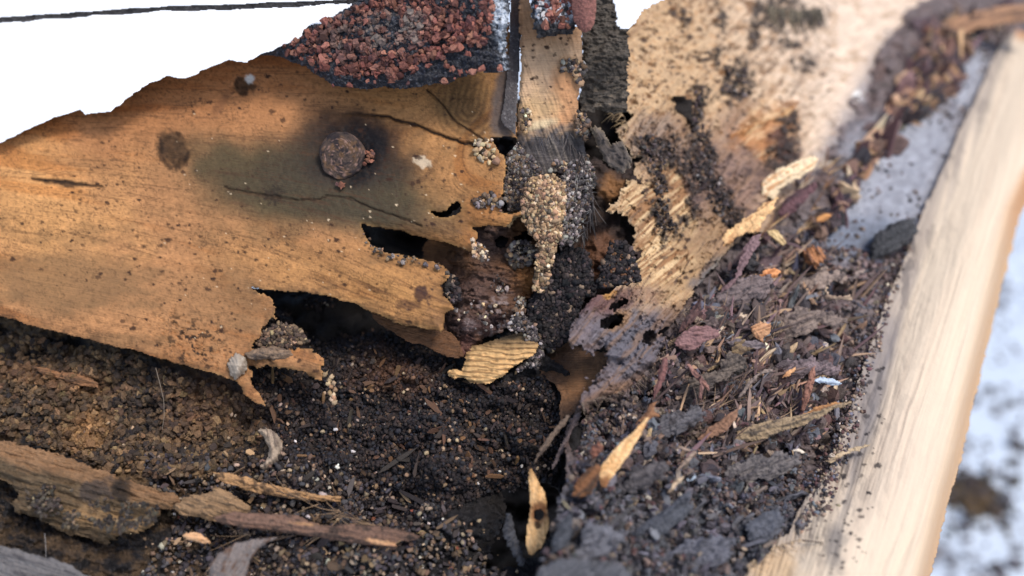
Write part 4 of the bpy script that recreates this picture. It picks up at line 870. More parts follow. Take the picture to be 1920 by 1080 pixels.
def G_col(x, y, e):
    n = fbm(x/30, y/24, 5, 8, .65); f = fbm(x/5, y/5, 4, 9, .7); _, cid = worley(x/9, y/9, 33); u, v = rot(x, y, -40); s = sfbm(u/50, v/5, 4, 12)
    c = np.broadcast_to(col(122, 108, 106), (len(x), 3)).copy()
    c = mix(c, col(110, 84, 76), sst(.0, .6, n)*.7)
    c = mix(c, col(100, 78, 80), blob(x, y, 1560, 560, 120, 60, -20, .7, .5, 3)*.6)
    c = c*(1+.4*f+.45*(cid-.5))[:, None]
    c = mix(c, col(116, 116, 124)*(1+.35*f+.2*s)[:, None], slate_zone(x, y)*.9)
    c = mix(c, col(136, 110, 86)*(1+.25*s)[:, None], blob(x, y, 1390, 805, 80, 24, -30, .5, .5, 4)*.0)
    z = smooth_zone(x, y); c = mix(c, np.broadcast_to(col(176, 178, 188), c.shape)*(1+.10*n+.10*s)[:, None], z*.95)
    c = mix(c, col(122, 130, 146), blob(x, y, 1600, 440, 100, 30, 0, .6, .4, 8)*.85)
    c = mix(c, col(180, 146, 140), blob(x, y, 1650, 500, 80, 26, -20, .6, .5, 18)*.6)
    c = mix(c, np.broadcast_to(col(140, 126, 124), c.shape)*(1+.2*f+.15*n)[:, None], dust_zone(x, y)*.85)
    k = sst(.1, .45, fbm(x/13, y/10, 4, 88))*z; c = mix(c, col(92, 86, 90), k*.25)
    return c
G_POLY2 = [(1010, 1300), (1040, 1140), (1040, 960), (1060, 900), (1060, 800), (1120, 700), (1200, 600), (1262, 560), (1330, 480), (1420, 390), (1520, 270), (1640, 120), (1690, -60), (1990, -60), (1990, 60), (1860, 240), (1780, 420), (1720, 640), (1660, 860), (1600, 1140), (1540, 1300)]
DT2 = lambda x, y: DT(x, y)+3.5
o = sheet('gutter_floor', G_POLY2, DT2, G_col, M_DIRT, G_disp, [PIT2, PIT3], step=2.2, thick=8, jag=4, side_col=col(30, 26, 26))
tag(o, 'grey bottom of the trough between pale board and timber, covered by soil and rot litter', 'trough floor', kind='structure')
DTs = lambda x, y: DT2(x, y)-G_disp(x, y, None)

M_TIMB = mat('planed timber', .75, .3, .25, 30., .8, 2.5, .05, .0003)
# ================================================================ TIMBER on the right
TL = [(1230, 1300), (1330, 1160), (1390, 1085), (1425, 1045), (1440, 1020), (1478, 1000), (1492, 960), (1512, 930), (1556, 880), (1572, 830), (1590, 770), (1606, 720), (1620, 676), (1640, 620), (1662, 560), (1690, 500), (1712, 440), (1736, 380), (1764, 320), (1792, 260), (1824, 190), (1862, 110), (1886, 70), (1900, 50)]
TR_ = [(1925, 44), (1990, 30), (1990, 300), (1945, 340), (1916, 400), (1896, 470), (1872, 570), (1850, 660), (1825, 760), (1806, 850), (1782, 930), (1760, 1020), (1738, 1110), (1726, 1160), (1700, 1300)]
def tdist(x, y): return pdist(x, y, TL, False), pdist(x, y, TR_, False)
DTB = plane((1560, 1000, 216), (1700, 480, 262), (1890, 90, 384))
DTM = lambda x, y: DT(x, y)-1.5
def TB_disp(x, y, e):
    a, b = tdist(x, y); sc = DT(x, y)/220.
    u, v = rot(x, y, -73)
    d = 9*sst(0, 150/sc.mean(), a)*sc - 12*sc*(1-sst(0, 34, b))**1.6+.35*sfbm(u/200, v/14, 4, 3)+.25*fbm(x/12, y/12, 4, 4)*np.exp(-a/60)
    d += .8*np.exp(-a/40)*sst(700, 900, y)*sfbm(u/90, v/4.5, 3, 5)
    return d
def TB_col(x, y, e):
    a, b = tdist(x, y); u, v = rot(x, y, -73); s = sfbm(u/260, v/11, 4, 3, .55); s2 = sfbm(u/120, v/4, 4, 7)
    c = np.broadcast_to(col(234, 214, 188), (len(x), 3)).copy()
    c = mix(c, col(212, 184, 158), sst(-.1, .6, s)*.2); c = c*(1+.03*s2)[:, None]
    c = mix(c, col(226, 204, 182), blob(x, y, 1660, 900, 60, 240, 16, .8, .3, 5)*.5)
    c = mix(c, col(196, 150, 104), (1-sst(6, 46, b))*.75)
    c = mix(c, col(206, 132, 62), (1-sst(14, 44, b+.0*x))*sst(520, 250, y)*.85)
    g = (1-sst(8, 66, (a+20*s)*DT(x, y)/225.))*.75; c = mix(c, np.broadcast_to(col(160, 146, 136), c.shape)*(1+.2*s2)[:, None], g)
    c = mix(c, col(112, 110, 120), blob(x, y, 1642, 720, 18, 190, 17, .7, .6, 6)*.6); c = mix(c, col(90, 84, 84), sst(.1, .5, fbm(x/16, y/40, 5, 28, .65))*np.exp(-a*(DT(x, y)/225.)**2/60)*.85); c = mix(c, col(132, 128, 130), blob(x, y, 1600, 900, 9, 130, 17, .6, .6, 9)*.45)
    c = mix(c, col(112, 100, 92), sst(.15, .6, sfbm(u/60, v/4, 4, 17, .6))*np.exp(-a/45)*sst(700, 860, y)*.8)
    c = mix(c, col(226, 190, 146), blob(x, y, 1450, 1070, 50, 40, 0, .6, .4, 10)*.7)
    c = mix(c, col(128, 122, 118), blob(x, y, 1565, 1030, 22, 40, 0, .5, .6, 11)*.6)
    c = specks(x, y, [(1540, 850, 1640, 1080, 40), (1600, 680, 1660, 900, 26), (1500, 960, 1600, 1080, 26)], col(60, 54, 54), c, 33, 1.2, 3.6)
    return c
o = sheet('timber_beam', TL+TR_, DTM, TB_col, M_TIMB, TB_disp, step=1.8, thick=42, jag=3, jscale=9, gdeg=-73, side_col=col(190, 140, 90))
tag(o, 'smooth pale straw timber along the right side, its far edge rounded and orange', 'timber')
# debris on the timber
# ================================================================ ROTTED PIECES low left
def shard(name, poly, label, cat, base, c1, c2, deg, lift=5., gx=0., gy=0., th=1.4, jag=2.4, bow=.6, step=1.5, holes=(), m=None, gs=(34, 4.2), seed=3, group=None, extra=None, ridge=.35, wst=12., parent=None, part=False):
    c1 = np.clip(c1*1.2+.015, 0, .85); c2 = np.clip(c2*1.12+.008, 0, .85); P = np.array(poly, float); cx, cy = P.mean(0); d0 = float(base(np.array([cx]), np.array([cy]))[0])-lift
    dep = lambda x, y: d0+gx*(x-cx)+gy*(y-cy)
    def cf(x, y, e):
        u, v = rot(x, y, deg); s = sfbm(u/gs[0], v/gs[1], 4, seed, .6); n = fbm(x/10, y/8, 4, seed+1, .6)
        c = mix(np.broadcast_to(c1, (len(x), 3)), c2, sst(-.1, .75, s+.5*n)); c = c*(1+.15*n)[:, None]
        return extra(x, y, e, c) if extra else c
    def df(x, y, e):
        u, v = rot(x, y, deg); return bow*np.sqrt(np.clip(e/wst, 0, 1))+ridge*sfbm(u/gs[0], v/gs[1], 4, seed, .6)+.2*fbm(x/5, y/5, 3, seed)
    o = sheet(name, poly, dep, cf, m or M_FIBRE, df, holes, step=step, thick=th, jag=jag, jscale=6, gdeg=deg, seed=seed, side_col=c2*.6, parent=parent)
    return o if part else tag(o, label, cat, group)
def DCl(x, y): return DC(x, y)+0*x
tn, br, dk_, gy_, rd, pl_ = col(206, 150, 92), col(134, 98, 64), col(62, 50, 42), col(128, 122, 122), col(122, 80, 76), col(236, 210, 176)
LOG = [(-360, 800), (-50, 826), (20, 828), (60, 838), (130, 858), (200, 884), (262, 906), (330, 926), (346, 940), (334, 956), (305, 958), (292, 982), (262, 1000), (228, 1004), (196, 1022), (165, 1014), (120, 1000), (64, 974), (30, 962), (14, 944), (36, 926), (10, 905), (-50, 890), (-360, 880)]
def log_x(x, y, e, c):
    c = mix(c, np.broadcast_to(col(88, 78, 60), c.shape)*(1+.5*fbm(x/6, y/5, 4, 4, .7))[:, None], sst(18, 50, y-826-.30*x+10*fbm(x/20, y/20, 3, 3))*.75)
    c = mix(c, col(70, 60, 56), blob(x, y, 185, 918, 38, 20, -10, .3, .5, 4)*.8); c = mix(c, col(30, 26, 24), blob(x, y, 226, 918, 16, 24, 0, .4, .5, 4)*.85)
    return mix(c, col(188, 150, 106), blob(x, y, 215, 975, 80, 18, 12, .7, .7, 6)*.7)
shard('rotted_log', LOG, 'blurry half rotted log stub mottled grey and tan, at the left edge low down', 'log', DCl, col(140, 104, 70), br*.8, 14, lift=9, gy=-.012, th=12, jag=4.5, bow=3, ridge=1.1, step=2, extra=log_x, gs=(60, 6), wst=40, m=M_ROT)
shard('wood_chunk', [(322, 950), (344, 934), (366, 924), (384, 926), (404, 910), (426, 920), (450, 936), (476, 950), (470, 966), (440, 974), (418, 980), (390, 976), (356, 968), (334, 964)], 'small pale brown wood chunk touching the tip of the rotted log', 'wood chunk', DCl, col(150, 118, 84), col(96, 76, 56), 16, lift=8, th=5, jag=3, bow=1.6, m=M_ROT)
shard('wood_strip', [(396, 884), (430, 886), (462, 894), (500, 906), (540, 914), (590, 926), (640, 930), (640, 940), (600, 942), (560, 938), (520, 932), (480, 926), (440, 912), (408, 900)], 'slender orange wood strip lying across the dark pellets', 'wood strip', DCl, col(172, 130, 86), col(110, 82, 56), 11, lift=9, gx=.004, th=2.4, jag=2.2,
      extra=lambda x, y, e, c: mix(c, col(60, 46, 36), sst(.2, .5, fbm(x/13, y/9, 4, 5))*.75))
shard('wood_plank', [(398, 968), (440, 958), (500, 962), (560, 966), (600, 984), (660, 982), (700, 984), (750, 992), (792, 1004), (782, 1014), (746, 1016), (742, 1034), (700, 1026), (640, 1016), (580, 1006), (520, 998), (450, 990), (404, 980)], 'reddish brown split plank with a bright tan scar, below the slender orange strip', 'plank', DCl, col(116, 86, 70), col(74, 54, 44), 8, lift=11, gx=.004, th=4, jag=2.4, bow=1.6, gs=(80, 3.4), ridge=.5,
      extra=lambda x, y, e, c: mix(mix(mix(c, col(56, 48, 44), sst(.1, .5, fbm(x/16, y/8, 4, 5))*.7), col(222, 170, 126), blob(x, y, 712, 1016, 28, 5, 8, .5, .5, 5)), col(196, 150, 110), blob(x, y, 570, 982, 22, 3, 5, .5, .5, 6)*.8))
shard('bark_curl', [(388, 1120), (394, 1056), (410, 1036), (436, 1020), (462, 1012), (500, 1008), (530, 1004), (506, 1016), (486, 1030), (470, 1050), (462, 1080), (466, 1120)], 'grey leaf-like bark curl standing at the bottom edge below the reddish plank', 'bark', DCl, col(118, 108, 104), col(92, 68, 54), 120, lift=12, gx=.03, th=1, jag=1.6, bow=2.5, wst=30)
shard('grey_plank', [(-60, 1016), (20, 1026), (70, 1040), (120, 1052), (170, 1082), (190, 1130), (-60, 1130)], 'weathered ash grey plank end in the bottom left corner', 'plank', DCl, col(104, 100, 100), col(70, 66, 68), 20, lift=12, th=6, jag=3, gs=(60, 3))
shard('wood_chip', [(340, 1003), (358, 996), (378, 1000), (392, 1010), (398, 1022), (370, 1018), (348, 1014)], 'bright tan chip between the rotted log and the grey bark curl', 'wood chip', DCl, col(216, 168, 124), col(170, 122, 80), 14, lift=10, th=2)
shard('paper_flake', [(480, 808), (498, 800), (514, 806), (526, 822), (531, 840), (526, 862), (510, 874), (496, 884), (484, 876), (500, 858), (502, 840), (496, 824)], 'crumpled greyish flake standing on the dark pellets left of centre', 'flake', DCl, col(164, 144, 124), col(112, 96, 84), 80, lift=6, gx=.05, th=.9, jag=2, bow=2.4, wst=9)
shard('sap_lump', [(432, 668), (446, 660), (460, 668), (466, 686), (458, 702), (442, 713), (430, 704), (426, 684)], 'cloudy grey lump of sap on the orange board near its lowest corner', 'sap lump', DL, col(160, 146, 130), col(128, 112, 96), 60, lift=.6, th=2.6, bow=3.2, wst=22, jag=2, m=M_PAINT, gs=(14, 12), ridge=.05)
shard('dirt_clod', [(458, 662), (480, 652), (510, 650), (548, 656), (552, 668), (534, 676), (500, 676), (470, 676)], 'brown and grey dirt clod stuck on the torn tab beside the sap lump', 'dirt clod', DL, col(140, 114, 90), col(84, 70, 62), 0, lift=1.0, th=2, bow=2, wst=12, jag=3, m=M_DIRT)
shard('wood_sliver', [(62, 686), (100, 692), (150, 700), (184, 716), (190, 728), (160, 726), (118, 716), (80, 706)], 'brown wood ledge showing in the shaded hollow at the far left', 'wood sliver', DCl, col(140, 96, 60), col(90, 64, 44), 12, lift=4, th=2, jag=4, m=M_ROT)

# ================================================================ CENTRE LOW: splinters over the black pit
def ext_hole(x, y, e, c):
    c = mix(c, col(110, 62, 34), blob(x, y, 1010, 962, 19, 22, 0, .5, .2, 3)*.9); c = mix(c, col(50, 34, 24), blob(x, y, 1008, 985, 6, 8, 0, .4, .3, 3)*.9)
    return mix(c, col(120, 84, 50), sst(912, 884, y)*.6+sst(1015, 1040, y)*.5)
hole = [(1010+9.5*math.cos(a), 965+10*math.sin(a)) for a in np.linspace(0, 2*math.pi, 14, endpoint=False)]
shard('wood_splinter', [(992, 876), (999, 878), (1004, 890), (1012, 906), (1024, 924), (1026, 950), (1031, 984), (1028, 998), (1022, 1010), (1017, 1026), (1008, 1034), (1000, 1042), (990, 1040), (985, 1016), (987, 985), (994, 950), (992, 925), (989, 900)],
      'upright pointed tan splinter with a round dark bore hole, over the black pit', 'splinter', lambda x, y: 222+0*x, col(230, 184, 128), col(206, 156, 100), 86, lift=4, gy=-.01, th=1.8, holes=[hole], extra=ext_hole, jag=1.4, gs=(26, 3), ridge=.12, bow=.35)
shard('wood_splinter', [(1212, 780), (1219, 786), (1206, 806), (1194, 832), (1180, 852), (1164, 876), (1146, 900), (1134, 918), (1125, 908), (1119, 890), (1130, 868), (1148, 846), (1166, 826), (1184, 812), (1198, 796)],
      'bright tan splinter slanting down to the left, widening like a paddle', 'splinter', DT, col(236, 192, 138), col(214, 164, 108), -52, lift=9, gy=-.02, th=1.8, jag=2, ridge=.15, bow=.35, extra=lambda x, y, e, c: mix(c, col(120, 66, 34), blob(x, y, 1130, 906, 12, 16, 0, .5, .6, 3)*.8))
shard('wood_splinter', [(1178, 806), (1196, 790), (1210, 774), (1222, 756), (1232, 752), (1228, 770), (1240, 782), (1226, 784), (1206, 790)], 'brown forked twig tip above the paddle shaped splinter', 'splinter', DT, col(150, 104, 70), col(110, 74, 52), -40, lift=9.5, th=1.2)
shard('bark_strip', [(1062, 776), (1071, 781), (1058, 800), (1040, 822), (1022, 846), (1004, 870), (999, 868), (1010, 842), (1026, 818), (1044, 796)], 'long thin dark bark strip running from the torn board to the upright splinter', 'bark strip', lambda x, y: 226+0*x, col(112, 92, 76), col(72, 58, 50), -50, lift=3, th=.8)
shard('bark_strip', [(1078, 778), (1090, 772), (1088, 786), (1072, 812), (1062, 836), (1048, 862), (1036, 884), (1034, 872), (1046, 846), (1058, 822), (1066, 802)], 'second thin purplish bark strip right of the long one', 'bark strip', lambda x, y: 226+0*x, col(100, 84, 82), col(64, 52, 52), -58, lift=2, th=.8)
shard('brown_shred', [(1108, 834), (1124, 826), (1134, 838), (1124, 850), (1114, 862), (1106, 850)], 'rusty brown bark shred beside the paddle shaped splinter', 'bark', DT, col(130, 82, 64), col(90, 58, 50), 30, lift=6)
shard('rotted_flake', [(1068, 930), (1080, 905), (1100, 880), (1118, 866), (1130, 880), (1122, 905), (1110, 925), (1090, 935)], 'orange brown crumbling flake at the foot of the paddle shaped splinter', 'flake', DT, col(130, 84, 48), col(72, 50, 36), -50, lift=5.5, jag=3, m=M_ROT)
shard('grass_bit', [(1050, 936), (1056, 937), (1066, 948), (1076, 960), (1073, 961), (1060, 950)], 'thin pale curved fibre right of the upright splinter', 'fibre', DT, col(170, 156, 120), col(130, 116, 84), 50, lift=6, th=.5, jag=.6)
# black slate-like plates around the pit
for pts, lb, c1 in [([(1035, 1010), (1048, 985), (1062, 965), (1076, 962), (1074, 990), (1070, 1015), (1050, 1036), (1036, 1040)], 'dark bluish plate standing right of the upright splinter', col(74, 76, 84)),
                    ([(1098, 1010), (1130, 985), (1160, 965), (1186, 946), (1190, 952), (1168, 975), (1140, 1000), (1112, 1024)], 'narrow grey ridge of rotted bark in the slate grey mud', col(96, 92, 94)),
                    ([(1220, 985), (1260, 955), (1290, 940), (1304, 950), (1280, 975), (1250, 1000), (1228, 1010)], 'flat dark slate coloured wood plate, mid bottom', col(82, 84, 92)),
                    ([(1180, 1000), (1215, 975), (1250, 950), (1280, 926), (1300, 916), (1296, 936), (1262, 962), (1225, 990), (1192, 1012)], 'long bluish grey plate slanting across the bottom mud', col(78, 80, 90)),
                    ([(1395, 985), (1425, 965), (1460, 950), (1472, 970), (1462, 1000), (1430, 1026), (1404, 1014)], 'scaly blue grey plate left of the timber foot', col(90, 92, 102)),
                    ([(1000, 1100), (1010, 1066), (1050, 1046), (1110, 1048), (1170, 1058), (1200, 1100)], 'smooth dark grey plate at the bottom edge centre', col(92, 92, 98)),
                    ([(940, 1000), (950, 960), (962, 965), (968, 1000), (980, 1030), (986, 1060), (972, 1064), (958, 1034)], 'ragged black plate hanging in the black pit', col(66, 66, 72))]:
    shard('bark_plate', pts, lb, 'bark plate', DT if pts[0][0] > 990 else (lambda x, y: 226+0*x), c1, c1*.6, -38, lift=4.5, th=1.5, jag=3, bow=.8, m=M_ROT, seed=int(pts[0][0]) % 17)

# ================================================================ TROUGH LITTER, each notable piece on its own
S = lambda *a, **k: shard('wood_splinter', *a, **k)
items = [
 ('bark_shard', [(1240, 668), (1252, 670), (1254, 690), (1248, 712), (1238, 730), (1228, 750), (1224, 738), (1232, 712), (1234, 690)], 'hanging reddish bark shard below the torn grey end of the pale board', 'bark', rd, col(84, 56, 54), -75, 7),
 ('bark_shard', [(1262, 642), (1276, 626), (1296, 612), (1326, 610), (1352, 618), (1346, 634), (1326, 640), (1310, 652), (1290, 660), (1270, 654)], 'broad reddish purple bark shard pointing right, with ragged tip', 'bark', col(136, 100, 98), col(92, 62, 60), -4, 8),
 ('bark_shard', [(1270, 626), (1278, 604), (1292, 584), (1306, 564), (1315, 556), (1316, 576), (1308, 594), (1296, 610), (1282, 622)], 'dark maroon pointed bark spike standing above the broad shard', 'bark', col(92, 62, 58), col(60, 42, 42), -58, 10),
 ('bark_shard', [(1362, 640), (1380, 634), (1404, 636), (1430, 642), (1442, 650), (1420, 656), (1392, 654), (1370, 652)], 'leaf shaped grey shard right of the broad reddish one', 'bark', col(120, 108, 110), col(88, 74, 76), 6, 7),
 ('wood_chip', [(1422, 514), (1432, 504), (1450, 502), (1464, 508), (1460, 520), (1440, 526), (1424, 528)], 'orange tan square chip in the middle of the litter', 'wood chip', col(220, 150, 96), col(178, 112, 66), -6, 8),
 ('wood_chip', [(1529, 408), (1545, 400), (1562, 401), (1558, 410), (1540, 418), (1530, 418)], 'small vivid orange chip on the grey trough floor edge', 'wood chip', col(206, 146, 86), col(164, 108, 62), -14, 7),
 ('wood_curl', [(1404, 612), (1424, 602), (1446, 606), (1448, 620), (1436, 632), (1428, 644), (1420, 636), (1410, 628)], 'tan leaf shaped wood curl right of the reddish shards', 'wood curl', col(198, 148, 108), col(150, 104, 74), -20, 8),
 ('twig', [(1546, 536), (1552, 536), (1554, 552), (1572, 554), (1598, 552), (1600, 562), (1572, 564), (1546, 562)], 'bent pale twig shaped like an L in the right part of the litter', 'twig', col(190, 164, 138), col(130, 108, 92), 0, 8),
 ('paint_flake', [(1520, 712), (1540, 706), (1562, 709), (1584, 719), (1568, 724), (1546, 720), (1530, 716)], 'pale blue grey paint sliver near the timber', 'paint flake', col(190, 204, 222), col(150, 166, 186), 6, 8),
 ('wood_splinter', [(1372, 816), (1396, 800), (1430, 790), (1470, 782), (1510, 774), (1550, 764), (1600, 750), (1596, 758), (1566, 768), (1540, 782), (1508, 798), (1470, 808), (1430, 824), (1400, 830), (1378, 827)], 'long grey and tan split stick pointing at the timber', 'splinter', col(158, 134, 104), col(84, 72, 62), -16, 9),
 ('wood_splinter', [(1500, 778), (1530, 762), (1560, 754), (1598, 750), (1570, 762), (1540, 774), (1510, 786)], 'orange sliver lying on the tip of the long grey stick', 'splinter', col(184, 132, 84), col(130, 92, 62), -16, 10.5),
 ('wood_splinter', [(1546, 864), (1576, 848), (1602, 838), (1634, 829), (1632, 837), (1606, 846), (1580, 857), (1556, 869)], 'thin stick with a cream tip touching the timber edge', 'splinter', col(190, 166, 134), col(120, 100, 80), -20, 9),
 ('wood_shred', [(1336, 482), (1344, 456), (1362, 434), (1388, 414), (1416, 396), (1444, 374), (1458, 372), (1450, 396), (1434, 414), (1420, 436), (1398, 440), (1378, 450), (1360, 466)], 'pale straw shred torn out at the gutter side of the pale board', 'wood shred', col(234, 190, 136), col(184, 132, 88), -40, 9),
 ('wood_shred', [(1426, 348), (1440, 330), (1466, 314), (1498, 300), (1530, 288), (1538, 300), (1516, 322), (1490, 340), (1466, 354), (1448, 376), (1432, 372)], 'cream coloured shred above the straw one, edged with orange', 'wood shred', col(246, 214, 176), col(206, 150, 100), -34, 9),
 ('bark_shard', [(1376, 520), (1384, 490), (1394, 462), (1412, 440), (1428, 436), (1424, 460), (1410, 482), (1396, 506), (1380, 530), (1358, 548), (1340, 562), (1352, 540)], 'twisted purplish bark shard hanging beside the straw shred', 'bark', col(132, 104, 106), col(88, 64, 66), -58, 9),
 ('bark_shard', [(1456, 400), (1472, 372), (1500, 352), (1528, 338), (1534, 352), (1510, 380), (1490, 398), (1470, 414)], 'wine dark soft bark lump under the cream coloured shred', 'bark', col(104, 70, 74), col(66, 46, 50), -35, 8),
 ('wood_curl', [(1436, 430), (1452, 428), (1466, 440), (1476, 456), (1470, 464), (1456, 454), (1440, 442)], 'yellowish husk-like curl left of the brown clump', 'wood curl', col(206, 176, 128), col(140, 112, 76), 40, 9),
 ('brown_clump', [(1504, 470), (1520, 458), (1538, 462), (1548, 478), (1544, 494), (1526, 502), (1508, 494)], 'round orange brown clump in the upper middle of the litter', 'clump', col(176, 116, 72), col(96, 64, 52), 60, 9),
 ('wood_splinter', [(1200, 806), (1204, 806), (1214, 818), (1224, 832), (1221, 836), (1210, 824)], 'tiny grey stick crossing the tip of the paddle shaped splinter', 'splinter', col(150, 126, 112), col(110, 90, 80), 50, 10),
 ('wood_splinter', [(1258, 836), (1280, 838), (1306, 844), (1304, 848), (1278, 846), (1258, 841)], 'thin horizontal grey stick in the soil', 'splinter', col(148, 126, 112), col(100, 84, 76), 8, 7),
 ('wood_splinter', [(1302, 844), (1308, 848), (1294, 864), (1278, 878), (1268, 884), (1272, 872), (1286, 858)], 'grey stick slanting down left from the thin horizontal one', 'splinter', col(156, 134, 118), col(100, 84, 76), -45, 7),
 ('wood_splinter', [(1250, 926), (1258, 908), (1272, 896), (1284, 890), (1280, 902), (1266, 916), (1256, 925)], 'short pale tan sliver stuck in the dark mud', 'splinter', col(206, 180, 150), col(150, 120, 96), -50, 7),
 ('paint_flake', [(1286, 898), (1290, 894), (1294, 900), (1303, 888), (1306, 892), (1300, 902), (1290, 904)], 'small pale blue hooked flake above the mud', 'paint flake', col(200, 214, 226), col(170, 184, 200), 0, 7),
 ('paint_flake', [(1376, 676), (1384, 668), (1394, 666), (1392, 676), (1382, 684)], 'small creamy white flake lying in dark soil', 'paint flake', col(240, 226, 204), col(200, 180, 156), 0, 7.5),
 ('wood_splinter', [(1486, 844), (1498, 841), (1516, 847), (1518, 850), (1500, 848), (1488, 848)], 'small cream sliver below the long grey stick', 'splinter', col(232, 216, 196), col(180, 160, 140), 6, 7.5),
 ('wood_flake', [(1306, 826), (1322, 806), (1344, 790), (1368, 774), (1386, 766), (1384, 784), (1366, 804), (1346, 818), (1322, 826)], 'smooth brown wood flake left of the long grey stick', 'wood flake', col(140, 102, 78), col(104, 74, 58), -40, 6),
 ('wood_splinter', [(1286, 684), (1294, 682), (1306, 694), (1322, 712), (1332, 728), (1326, 732), (1310, 716), (1296, 702)], 'reddish twig slanting down right below the broad shard', 'splinter', col(156, 112, 100), col(106, 74, 68), 50, 8),
 ('wood_splinter', [(1312, 704), (1318, 706), (1320, 730), (1316, 752), (1310, 748), (1312, 726)], 'short upright reddish twig leg under the slanting one', 'splinter', col(140, 100, 92), col(100, 70, 64), 85, 8),
 ('wood_splinter', [(1384, 742), (1396, 722), (1412, 704), (1430, 694), (1450, 692), (1448, 698), (1426, 704), (1412, 720), (1398, 738), (1388, 750)], 'grey bent bark sliver reaching up right in the middle litter', 'splinter', col(142, 124, 114), col(96, 82, 78), -50, 7.5),
 ('wood_chip', [(1466, 708), (1478, 694), (1490, 686), (1494, 694), (1484, 704), (1470, 712)], 'small orange tan chip above the long grey stick', 'wood chip', col(214, 160, 112), col(170, 112, 74), -40, 8),
 ('bark_shard', [(1500, 770), (1504, 740), (1512, 712), (1520, 690), (1530, 684), (1528, 712), (1520, 742), (1510, 772)], 'rusty upright bark strip left of the blue grey sliver', 'bark', col(150, 104, 86), col(110, 76, 66), -78, 7.5),
 ('wood_splinter', [(1368, 668), (1376, 640), (1400, 634), (1392, 646), (1420, 652), (1398, 662), (1378, 676), (1330, 696), (1316, 708), (1330, 690)], 'olive brown frayed splinter under the leaf shaped grey shard', 'splinter', col(140, 116, 84), col(90, 72, 56), -25, 7),
 ('wood_splinter', [(1798, 50), (1808, 52), (1806, 80), (1804, 112), (1798, 112), (1796, 80)], 'upright tan stick in the far upper right litter', 'splinter', col(206, 166, 124), col(160, 120, 88), -85, 9),
 ('bark_shard', [(1740, 60), (1780, 36), (1830, 20), (1880, 10), (1960, 6), (1960, 40), (1890, 46), (1830, 56), (1790, 76), (1750, 90)], 'blurred tan and brown debris bundle across the top right corner', 'debris bundle', col(170, 128, 96), col(92, 70, 62), -16, 12),
 ('dirt_clod', [(1626, 472), (1640, 440), (1660, 424), (1690, 410), (1716, 408), (1722, 430), (1706, 456), (1680, 474), (1650, 486), (1632, 492)], 'black blurred dirt clod on the grey trough floor near the timber', 'dirt clod', col(66, 66, 70), col(38, 38, 42), -30, 4.5),
 ('dirt_clod', [(1392, 480), (1400, 462), (1412, 470), (1424, 500), (1406, 512), (1390, 510)], 'black wet clod behind the twisted purplish shard', 'dirt clod', col(52, 46, 48), col(34, 30, 32), 10, 7),
]
for (nm, pts, lb, ct, c1, c2, dg, lf) in items:
    clod = nm in ('dirt_clod', 'brown_clump'); sc_ = float(DT(np.array([pts[0][0]]), np.array([pts[0][1]]))[0])/230.
    shard(nm, pts, lb, ct, DT, c1, c2, dg, lift=lf*sc_, th=(4 if clod else 1.6)*sc_, jag=4 if clod else (4.5 if nm == 'wood_shred' else 2.6), bow=2.5*sc_ if clod else .55*sc_, m=M_DIRT if clod else M_FIBRE, seed=int(pts[0][0]) % 23, wst=10,
          gx=.012*((int(pts[0][1]) % 5)-2), gy=-.006)
# loose soil, crumbs and chip litter
def gr_dens(x, y):
    z = smooth_zone(x, y); return np.clip(.25+.9*fbm(x/46, y/36, 4, 71)+.35, .05, 1)*(1-.97*z)*(1-.8*slate_zone(x, y))*(1-.75*dust_zone(x, y))
G_SC = [(1070, 900), (1100, 780), (1180, 740), (1250, 660), (1310, 570), (1400, 470), (1530, 430), (1600, 310), (1690, 170), (1740, 20), (1920, 10), (1880, 70), (1790, 240), (1700, 460), (1620, 670), (1560, 860), (1470, 1000), (1380, 1090), (1000, 1090)]
soilc = [col(80, 70, 72), col(108, 92, 88), col(134, 114, 102), col(170, 146, 128), col(112, 112, 122), col(110, 82, 80), col(214, 198, 182)]
o = pile('soil_crumbs', G_SC, 14000, DTs, .38, soilc, [7, 6, 4, 1.6, 5, 2, .35], M_DIRT, up=.7, layers=1.6, dens=gr_dens, rvar=.5, jit=10, elong=1.3, fine=True, angular=True)
tag(o, 'loose dark soil crumbs and pellets scattered through the trough', 'soil', kind='stuff')
def litter(n, poly, cols, wts, ln, wd, seed, label, lift=1.5, base=None, amn=-45, asp=35, name='wood_litter', dens=None, tilt=.45):
    x, y = scatter(poly, n, 10, dens); n = len(x); sc_ = DT(x, y)/230. if base is None else 1.+0*x
    o = chips(name, x, y, (base or DTs)(x, y)-lift-1.2*RNG.random(n), np.minimum(ln*np.exp(RNG.normal(size=n)*.6), 12)*sc_, wd*np.exp(RNG.normal(size=n)*.35)*sc_,
              np.radians(-(amn+RNG.normal(size=n)*asp)), palette(n, cols, wts, .2), M_FIBRE, .4, tilt)
    return tag(o, label, 'litter', kind='stuff')
wl = [col(176, 144, 124), col(132, 112, 108), col(216, 178, 140), col(98, 86, 88), col(142, 116, 116), col(236, 212, 186), col(142, 138, 146)]
den2 = lambda x, y: np.clip(.3+1.6*fbm(x/46, y/34, 4, 171), .02, 1)*(1-.96*smooth_zone(x, y))*(1-.7*dust_zone(x, y))
litter(560, [(1230, 700), (1290, 590), (1400, 450), (1470, 400), (1560, 480), (1640, 560), (1600, 700), (1540, 840), (1440, 860), (1230, 850)], wl, [3, 5, 1.6, 6, 3, .6, 4], 3.2, .7, 1, 'tangled thin bark and wood shreds lying all over the middle of the trough', dens=den2)
